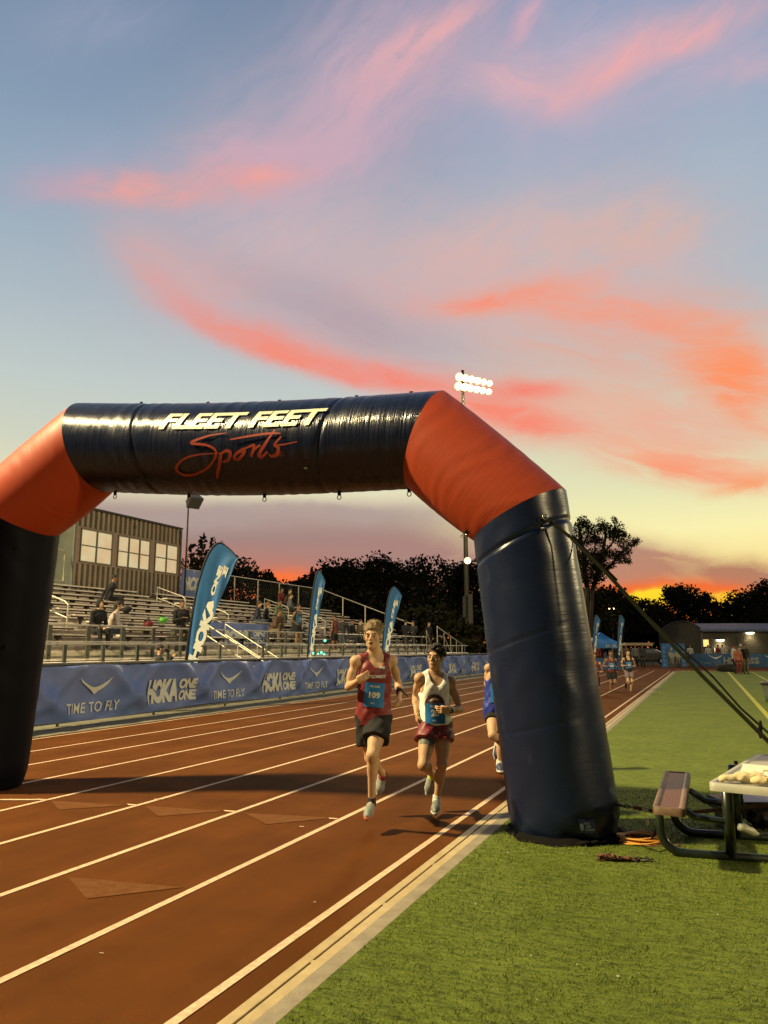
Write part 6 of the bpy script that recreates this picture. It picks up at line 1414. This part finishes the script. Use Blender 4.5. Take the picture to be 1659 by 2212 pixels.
# ---- people at the far end
def F_(px,py,d,label,top,bot,sk=MATS['skin_mid'],hst='short',hr=hd,f=-vf,arms='down',hh=1.75,**k):
    p=PD(px,py,d); b=V(p[0],p[1],p[2]-1.66*hh/1.78); b[2]=max(b[2],0.0) if b[2]<.4 else b[2]; return person(pose_stand(b,f,hh,arms,0,0),label,top,bot,sk,hr,hst,h=.022,group='people at the far end of the field',**k)
F_(1585,1407,47.5,'person in a white shirt standing by the tractor tyre',whc,blkc,f=vr); F_(1600,1403,47.5,'man in a white cap and white shirt standing right of the tyre',whc,khk,hst='cap',hr=capw); F_(1608,1408,47,'person in a dark jacket at the right of the group by the tyre',blkc,khk); F_(1594,1412,46.5,'small person in orange in the middle of the group by the tyre',cloth('cloth_orange',(.30,.09,.05),.7),redc,hh=1.6)
for px,py,lab,t in ((1491,1408,'person in white behind the far banner next to the dark doorway',whc),(1530,1412,'person in white behind the far banner right of the lit window',whc),(1552,1411,'person in dark red behind the far banner under the left wall lamp',redc),(1561,1411,'person in white behind the far banner right of the one in dark red',whc),(1580,1412,'person in white behind the far banner, rightmost of the row',gryc)): F_(px,py,70,lab,t,blkc)
for px,py,lab,t in ((1352,1400,'person in a red shirt behind the far runners left of the awning',brn),(1372,1404,'person in a pale cap behind the black singlet runner',gryc),(1387,1403,'person in dark clothes standing in front of the parked car',char),(1333,1402,'person in a dark shirt under the right edge of the blue tent',blkc),(1290,1403,'person in dark red in the shade of the blue tent',redc)): F_(px,py,60,lab,t,blkc)
# ------------------------------------------------------------------ picnic table and clutter at the right
m_tube=mat('black_green_pipe',(.012,.018,.012),.35,var=.3,vscale=12,coat=.3)
def perf(name,c,c2):      # perforated steel: rows of dark holes
    m=bpy.data.materials.new(name); m.use_nodes=True; nt=m.node_tree; b=nt.nodes['Principled BSDF']; b.inputs['Roughness'].default_value=.45
    tc=nt.nodes.new('ShaderNodeTexCoord'); v=nt.nodes.new('ShaderNodeTexVoronoi'); v.inputs['Scale'].default_value=42; v.inputs['Randomness'].default_value=0; nt.links.new(tc.outputs['Object'],v.inputs['Vector'])
    r=nt.nodes.new('ShaderNodeMapRange'); r.inputs[1].default_value=.28; r.inputs[2].default_value=.36; nt.links.new(v.outputs['Distance'],r.inputs[0])
    x=nt.nodes.new('ShaderNodeMix'); x.data_type='RGBA'; nt.links.new(r.outputs[0],x.inputs[0]); x.inputs[6].default_value=(*c2,1); x.inputs[7].default_value=(*c,1)
    n=nt.nodes.new('ShaderNodeTexNoise'); n.inputs['Scale'].default_value=7; n.inputs['Detail'].default_value=5; nt.links.new(tc.outputs['Object'],n.inputs['Vector']); y=nt.nodes.new('ShaderNodeMix'); y.data_type='RGBA'; y.blend_type='MULTIPLY'; y.inputs[0].default_value=.6; nt.links.new(x.outputs[2],y.inputs[6]); nt.links.new(n.outputs['Color'],y.inputs[7]); nt.links.new(x.outputs[2],b.inputs['Base Color'])
    return m
def picnic():
    ZT,ZB=.66,.44
    nl=G(1529,1690,ZT); fl=G(1541,1622,ZT); nr=G(1700,1706,ZT); ux=unit(V(*(nr-nl)[:2],0)); uy=unit(V(*(fl-nl)[:2],0)); W=np.linalg.norm((fl-nl)[:2]); L=1.25
    uy=unit(V(-ux[1],ux[0],0))
    T=thing('picnic_table',(nl[0],nl[1],0),'outdoor picnic table with a pale perforated top and a rusty bench on black pipe frames','picnic table')
    def slab(o,a,b,w,l,z,m,rim,name):
        P=lambda x,y,h: V(*(o+a*x+b*y)[:2],h)
        top=MB(); top.prism([P(.03,.03,z-.012),P(w-.03,.03,z-.012),P(w-.03,l-.03,z-.012),P(.03,l-.03,z-.012)],V(0,0,.006)); t=top.build(name,m,T)
        r=MB(); rr=.045; pts=[]
        for cx,cy,a0 in ((rr,rr,180),(w-rr,rr,270),(w-rr,l-rr,0),(rr,l-rr,90)):
            for q in range(5): an=R(a0+q*22.5); pts.append((cx+rr*math.cos(an),cy+rr*math.sin(an)))
        n=len(pts); vs=[]
        for x,y in pts:
            ix,iy=w/2+(x-w/2)*(1-.045/max(w/2,.01)),l/2+(y-l/2)*(1-.045/(l/2)); vs+=[P(x,y,z-.055),P(x,y,z-.004),P(x+(ix-x)*.1,y+(iy-y)*.1,z),P(ix,iy,z),P(ix,iy,z-.012)]
        r.add(vs,[(5*k+i,5*((k+1)%n)+i,5*((k+1)%n)+i+1,5*k+i+1) for k in range(n) for i in range(4)]); r.build('rim',rim,t,True)
        return t,P
    grey=perf('perforated_pale',(.34,.33,.26),(.08,.07,.055)); rim=mat('rim_pale',(.38,.37,.29),.45,var=.1,vscale=9)
    tt,P=slab(V(nl[0],nl[1],0),ux,uy,L,W,ZT,grey,rim,'tabletop')
    rust=perf('perforated_rust',(.12,.042,.014),(.03,.012,.006)); rr=mat('rim_rust',(.13,.07,.032),.6,var=.35,vscale=14)
    bl=G(1409,1742,ZB); br=G(1480,1749,ZB); bf=G(1436,1664,ZB); w=np.linalg.norm((br-bl)[:2]); a=unit(V(*(br-bl)[:2],0)); bb=unit(V(-a[1],a[0],0)); fl_=unit(V(*(bf-bl)[:2],0)); 
    slab(V(bl[0],bl[1],0),a,fl_,w,np.linalg.norm((bf-bl)[:2]),ZB,rust,rr,'bench')
    # pipe frames: near and far; each is one bent pipe from under the bench, down, and along the ground
    def arc(c,r,a0,a1,u,n=8): return [c+u*r*math.cos(R(a0+(a1-a0)*k/n))+V(0,0,r*math.sin(R(a0+(a1-a0)*k/n))) for k in range(n+1)]
    u0=unit(V(*(G(1665,1868)-G(1500,1856))[:2],0)); r=.034
    for k in (0,1):
        off=fl_*(0 if k==0 else .62); bc=(bl*.5+br*.5)+fl_*.12+off; bc=V(bc[0],bc[1],0)
        x0=(V(-.415,6.74,0),V(-.345,7.48,0))[k]   # outer vertical run
        pts=[x0+u0*.12+V(0,0,ZB-.05),x0+V(0,0,ZB-.10)]+arc(x0+u0*.17+V(0,0,.20),.17,180,270,u0)+[x0+u0*1.6+V(0,0,.03)]
        MB().tube(pts,r,12).build('pipe_frame',m_tube,T,True)
        tl=(.50,.50)[k]; ps=x0+u0*tl
        MB().tube([ps+V(0,0,.03),ps+V(0,0,ZT-.055)],r*1.2,12).build('post',m_tube,T,True)
        MB().tube([ps+V(0,0,ZT-.09)-u0*.02,ps+V(0,0,ZT-.09)+u0*.8],r*.7,8).build('top_brace',m_tube,T)
        MB().tube([x0+u0*.14+V(0,0,ZB-.06),x0+u0*.26+V(0,0,ZB-.14),ps+V(0,0,ZB-.16)],r*.8,8).build('bench_brace',m_tube,T)
    x0=G(1612,1800,.0); MB().tube([V(x0[0],x0[1],.12),V(x0[0]-.03,x0[1]+.02,.40),V(x0[0]-.04,x0[1]+.03,ZT-.06)],[.022,.016,.016],8).build('middle_strut',m_tube,T)
    return P,W
PT,TW=picnic()
m_can=mat('canvas_cream',(.60,.50,.27),.85,var=.12,vscale=8,bump=.5,bscale=18)
def lump(name,label,cat,c,prims,m,h=.006,part='body',warp=.004,group=None):
    T=thing(name,tuple(c),label,cat,group); B=Body()
    for t,a,r,k in prims:
        if t=='e': B.ell(np.array(c)+V(*a),V(*r),None,k)
        else: B.cone(np.array(c)+V(*a[:3]),np.array(c)+V(*a[3:]),r[0],r[1],k)
    v,f=B.mesh(h,lambda P:warp*(np.sin(P[:,0]*70+P[:,1]*40)*np.sin(P[:,2]*90-P[:,0]*35)+.6*np.sin(P[:,1]*120+P[:,0]*60))); mesh_from(part,v,f,m,T); return T
c=PT(.19,.12,.665)
T=lump('canvas_bag','crumpled cream canvas sack lying on the near left of the table top','bag',c,[('e',(-.07,-.01,.022),(.04,.035,.026),.012),('e',(.02,.01,.032),(.07,.04,.036),.02),('e',(.10,.03,.036),(.06,.04,.034),.02),('e',(-.115,-.02,.018),(.028,.03,.022),.012)],m_can)
c=PT(.36,.09,.665)
T=lump('canvas_bag','second cream canvas bag with looped handles right of the crumpled sack','bag',c,[('e',(-.03,0,.028),(.07,.04,.028),.015),('e',(.06,.01,.03),(.05,.035,.03),.02)],m_can)
MB().tube([c+V(.02,-.03,.05),c+V(-.02,-.03,.07),c+V(-.01,.0,.095),c+V(.05,.0,.095),c+V(.09,-.02,.075),c+V(.10,-.04,.03)],.006,8).build('handle',m_can,T,True); MB().tube([c+V(.0,-.03,.055),c+V(.05,-.045,.05),c+V(.045,-.05,.02),c+V(.02,-.048,.008)],.006,8).build('handle',m_can,T,True)
pw=mat('paper_white',(.62,.62,.50),.8)
T=thing('paper_stack',tuple(PT(.33,.33,.665)),'open white carton flap with papers behind the canvas bags on the table','papers'); m=MB(); q=PT
m.prism([PT(.15,.27,.67),PT(.50,.27,.67),PT(.50,.40,.745),PT(.16,.40,.75)],V(0,0,.004)); m.build('flap',pw,T); m=MB(); m.prism([PT(.13,.22,.668),PT(.44,.20,.668),PT(.45,.34,.668),PT(.13,.34,.668)],V(0,0,.02)); m.build('sheets',pw,T)
m=MB(); m.prism([PT(.30,.22,.69),PT(.40,.22,.69),PT(.41,.28,.69),PT(.30,.28,.69)],V(0,0,.008)); m.build('blue_card',mat('card_blue',(.03,.13,.30),.5),T)
T=thing('purple_cone',tuple(PT(.505,.22,.665)),'small dark purple pointed cap standing behind the canvas handles','cone'); MB().lathe([(.034,0),(.026,.02),(.012,.07),(.003,.10)],PT(.505,.22,.665),16).build('body',mat('purple_dark',(.06,.05,.10),.6),T,True); MB().lathe([(.045,0),(.04,.008)],PT(.505,.22,.666),16).build('base',mat('purple_dark',(.06,.05,.10),.6),T)
lump('crumpled_cloth','dark red crumpled cloth at the right end of the table top','cloth',PT(.62,.14,.665),[('e',(0,0,.03),(.06,.05,.03),.02),('e',(.07,.03,.04),(.06,.05,.04),.02)],mat('dark_red_cloth',(.09,.03,.025),.8))
lump('tissue_pile','small crumpled white tissues near the front edge of the table','tissue',PT(.57,.05,.665),[('e',(0,0,.012),(.03,.02,.012),.01),('e',(.05,.01,.01),(.025,.02,.012),.01)],pw,.004)
# under the table
b=G(1615,1802,0)+V(.0,.12,0)
T=thing('plastic_tray',(b[0],b[1],0),'shallow dark storage tub with a clear lid standing under the table','tub'); P2=lambda x,y,z:V(b[0]+vr[0]*x-vr[1]*0+vf[0]*y,b[1]+vr[1]*x+vf[1]*y,z)
m=MB(); m.prism([P2(-.17,0,.14),P2(.30,0,.14),P2(.30,.4,.14),P2(-.17,.4,.14)],V(0,0,.10)); m.build('body',mat('tub_dark',(.025,.02,.02),.5),T)
m=MB(); m.prism([P2(-.19,-.02,.243),P2(.32,-.02,.243),P2(.25,.34,.30),P2(-.10,.34,.30)],V(0,0,.006)); m.build('lid',mat('lid_clear',(.24,.23,.24),.3,spec=.6),T)
m=MB(); m.prism([P2(-.19,-.02,.0),P2(-.05,-.02,.0),P2(-.05,.2,.0),P2(-.19,.2,.0)],V(0,0,.138)); m.prism([P2(.15,-.02,.0),P2(.30,-.02,.0),P2(.30,.2,.0),P2(.15,.2,.0)],V(0,0,.138)); m.build('feet_block',mat('tub_dark',(.025,.02,.02),.5),T)
c=PD(1612,1796,7.0); c[2]=.16; e=PD(1594,1784,7.0)
T=thing('plastic_bottle',(c[0],c[1],.1),'pale plastic bottle lying tilted under the picnic table','bottle'); ax=unit(vr*.85-vu*.32); o_=PD(1596,1786,6.75)
MB().lathe([(.012,-.005),(.028,.0),(.032,.03),(.033,.11),(.03,.13),(.014,.155),(.012,.17)],o_,16,ax).build('body',mat('bottle_pale',(.50,.50,.36),.4,spec=.6),T,True); MB().lathe([(.015,.171),(.015,.19)],o_,12,ax).build('cap',MATS['shoe_black'],T)
m=MB(); T=thing('paper_sheet',tuple(PD(1592,1781,7.1)),'white folded sheet stuck out above the bottle under the table','paper'); p0=PD(1582,1783,7.0); m.prism([p0,p0+vr*.14-vu*.004,p0+vr*.14+vf*.1,p0+vf*.1],V(0,0,.004)); m.build('sheet',pw,T)
lump('black_strap_bundle','tangle of black straps at the foot of the middle table strut','straps',G(1626,1800,.0)+V(0,.1,.10),[('e',(0,0,.02),(.05,.05,.05),.01),('c',(-.02,0,.1,.03,0,-.08),(.02,.015),.01),('c',(.0,0,.0,.14,.02,-.06),(.03,.02),.01),('e',(.1,.02,-.03),(.07,.05,.03),.01)],MATS['black_webbing'])
# ------------------------------------------------------------------ cords and straps
def coil(name,label,cat,px0,px1,py,m,loops,r,seed,yy=.14,sag=.0,zr=.03):
    rng=random.Random(seed); a=G(px0,py); b=G(px1,py); c=(a+b)/2; w=np.linalg.norm(b-a)/2; T=thing(name,(c[0],c[1],0),label,cat)
    pts=[]; n=16
    for i in range(loops):
        dx,dy,dr,ph=rng.uniform(-.02,.02),rng.uniform(-.02,.02),rng.uniform(.88,1.06),rng.uniform(0,.3); sk=rng.uniform(-.25,.25)
        for k in range(n):
            t=2*math.pi*(k+i*n+ph)/n; x=math.cos(t)*w*dr+dx; y=math.sin(t)*yy*dr+dy+sk*math.cos(t)*.05; pts.append(c+vr*x+vf*y+V(0,0,r+zr*(i/loops)+.006*math.sin(t*3+i)+.004))
    MB().tube(pts,r,6).build('cord',m,T,True); return T,c,w
ocord=mat('cord_orange',(.85,.42,.07),.4,spec=.5); T,c,w=coil('extension_cord','coiled orange extension cord lying between the arch leg and the picnic bench','cord',1340,1430,1821,ocord,12,.0065,3,.12,0,.05)
for q in (-.25,.2): MB().tube([c+vr*(w*q)-vf*.12+V(0,0,.02),c+vr*(w*q+.03)-vf*.10+V(0,0,.075),c+vr*(w*q)+vf*.12+V(0,0,.03)],.008,6).build('cable_tie',MATS['black_webbing'],T)
st=mat('strap_rust',(.16,.065,.035),.8,var=.3,vscale=30)
def ribbon(pts,w,up,th=.003):
    mb=MB(); pts=[np.array(p,float) for p in pts]
    for i in range(len(pts)-1): mb.bar(pts[i],pts[i+1]+unit(pts[i+1]-pts[i])*.004,w,th,up)
    return mb
a=G(1292,1862); b=G(1412,1862); T=thing('ratchet_strap',tuple((a+b)/2),'rust coloured ratchet strap heap with metal buckles lying alone on the turf','strap'); rng=random.Random(8); L_=np.linalg.norm(b-a)
for k in range(5):
    pts=[a+(b-a)*t+vf*(.02*math.sin(t*5+k)+rng.uniform(-.012,.012))+V(0,0,.012+.012*k*(1-t)+.010*math.sin(t*9+k*2)) for t in np.linspace(.0+.03*k,.72-.03*k,14)]
    ribbon(pts,.024,vf if k%2 else vu).build('webbing',st,T)
m=MB(); m.tube([a+V(0,0,.01),a+vr*-.005+V(0,0,.045),a+vr*.05+V(0,0,.05),a+vr*.10+V(0,0,.02)],.010,6); m.build('webbing_loop',st,T)
for k in range(6):
    p=a+(b-a)*rng.uniform(.66,.93)+vf*rng.uniform(-.03,.03)+V(0,0,rng.uniform(.012,.035)); q=unit(V(rng.uniform(-1,1),rng.uniform(-1,1),rng.uniform(-.3,.5))); m=MB(); m.bar(p-q*.02,p+q*.03,.018,.010); m.build('buckle',[MATS['shoe_black'],m_ring_ if False else mat('ring_metal',(.5,.48,.42),.3)][k%2],T)
MB().tube([a+(b-a)*.7+V(0,0,.01),a+(b-a)*.85+vf*.03+V(0,0,.015),b+V(0,0,.02),b-vf*.02+V(0,0,.01),a+(b-a)*.8-vf*.02+V(0,0,.008)],.004,5).build('cord',MATS['black_webbing'],T)
# strap from the leg to the table, with a chain hook
rm=mat('ring_metal',(.5,.48,.42),.3); p0=LEGPT(R(76),.335,.0); hk=G(1352,1739,.34)
d0=-p0[0]*math.sin(YAW)+p0[1]*math.cos(YAW)
A0=PD(1336,1739,d0); A1=PD(1368,1744,d0-.02); A2=PD(1408,1752,d0-.05); A3=PD(1480,1756,d0-.02); A4=PD(1580,1747,d0+.0); A5=PD(1690,1736,d0+.1)
T=thing('ratchet_strap',tuple(A1),'taut rust coloured strap chained to the arch leg and passing under the bench','strap')
MB().tube([A0,A0+(A1-A0)*.25],.012,6).build('leg_hook',MATS['shoe_black'],T)
for k in range(3):
    c=A0+(A1-A0)*(.35+.22*k); n=12; u=unit(A1-A0); w_=vu if k%2 else vf; MB().tube([c+u*.024*math.cos(2*math.pi*i/n)+w_*.014*math.sin(2*math.pi*i/n) for i in range(n)],.004,6,True).build('chain_link',MATS['shoe_black'],T,True)
ribbon([A1,A2,A3,A4,A5],.030,vf).build('webbing',st,T); m=MB(); m.bar(A1*.55+A2*.45-vf*.01,A1*.2+A2*.8-vf*.01,.022,.006,vf); m.build('buckle_tag',pw,T)
T=thing('hanging_strap',tuple(PD(1424,1760,6.8)),'short rust coloured strap end hanging from the bench down to the cord','strap'); ribbon([PD(1424,1758,6.85),PD(1422,1780,6.85),PD(1412,1808,6.85),PD(1402,1820,6.85)],.024,vf).build('webbing',st,T); m=MB(); ribbon([G(1385,1824,.03),G(1410,1828,.05),G(1440,1826,.03),G(1466,1824,.02),G(1472,1828,.01)],.022,vu).build('webbing_tail',st,T)
T=thing('paper_tag',tuple(PD(1345,1790,6.8)),'small white paper tag under the left edge of the bench','tag'); MB().prism([PD(1394,1774,6.75),PD(1402,1766,6.75),PD(1402,1782,6.75),PD(1396,1784,6.75)],vf*.003).build('sheet',pw,T)
# guy straps from the top of the right leg, off to the lower right
top=LEGPT(R(30),2.60,.01); m_guy=mat('guy_webbing',(.012,.013,.006),.95,spec=.05); d1=-top[0]*math.sin(YAW)+top[1]*math.cos(YAW)
for k,(pts,lab,w_) in enumerate((([(1176,1118,0),(1232,1160,-.1),(1312,1240,-.3),(1398,1335,-.5),(1522,1465,-.8),(1668,1610,-1.15)],'broad olive guy strap, lower of two from the arch shoulder to the right edge',.030),
        ([(1232,1152,.25),(1312,1236,.15),(1400,1334,.0),(1540,1462,-.3),(1600,1530,-.5),(1672,1594,-.7)],'dark thin guy strap, upper of two from the arch shoulder to the right edge',.017))):
    P=[PD(x,y,d1+dd) for x,y,dd in pts]; T=thing('guy_strap',tuple(P[0]),lab,'guy strap','guy straps of the arch'); ribbon(P,w_,vf).build('webbing',m_guy if k==0 else MATS['black_webbing'],T)
    if k==0:
        ring=MB(); n=14; ring.tube([P[0]-vf*.03+vr*.022*math.cos(2*math.pi*i/n)+vu*.022*math.sin(2*math.pi*i/n) for i in range(n)],.005,6,True); ring.build('ring',rm,T,True)
    else:
        q=PD(1643,1565,d1-.62); MB().tube([q+vu*.03,q,q-vu*.05-vr*.01,q-vu*.10],[.008,.012,.018,.016],8).build('strap_end',MATS['black_webbing'],T,True)
        MB().bar(PD(1306,1232,d1+.15)-vf*.01,PD(1330,1256,d1+.12)-vf*.01,.045,.012,vf).build('buckle',MATS['black_webbing'],T)
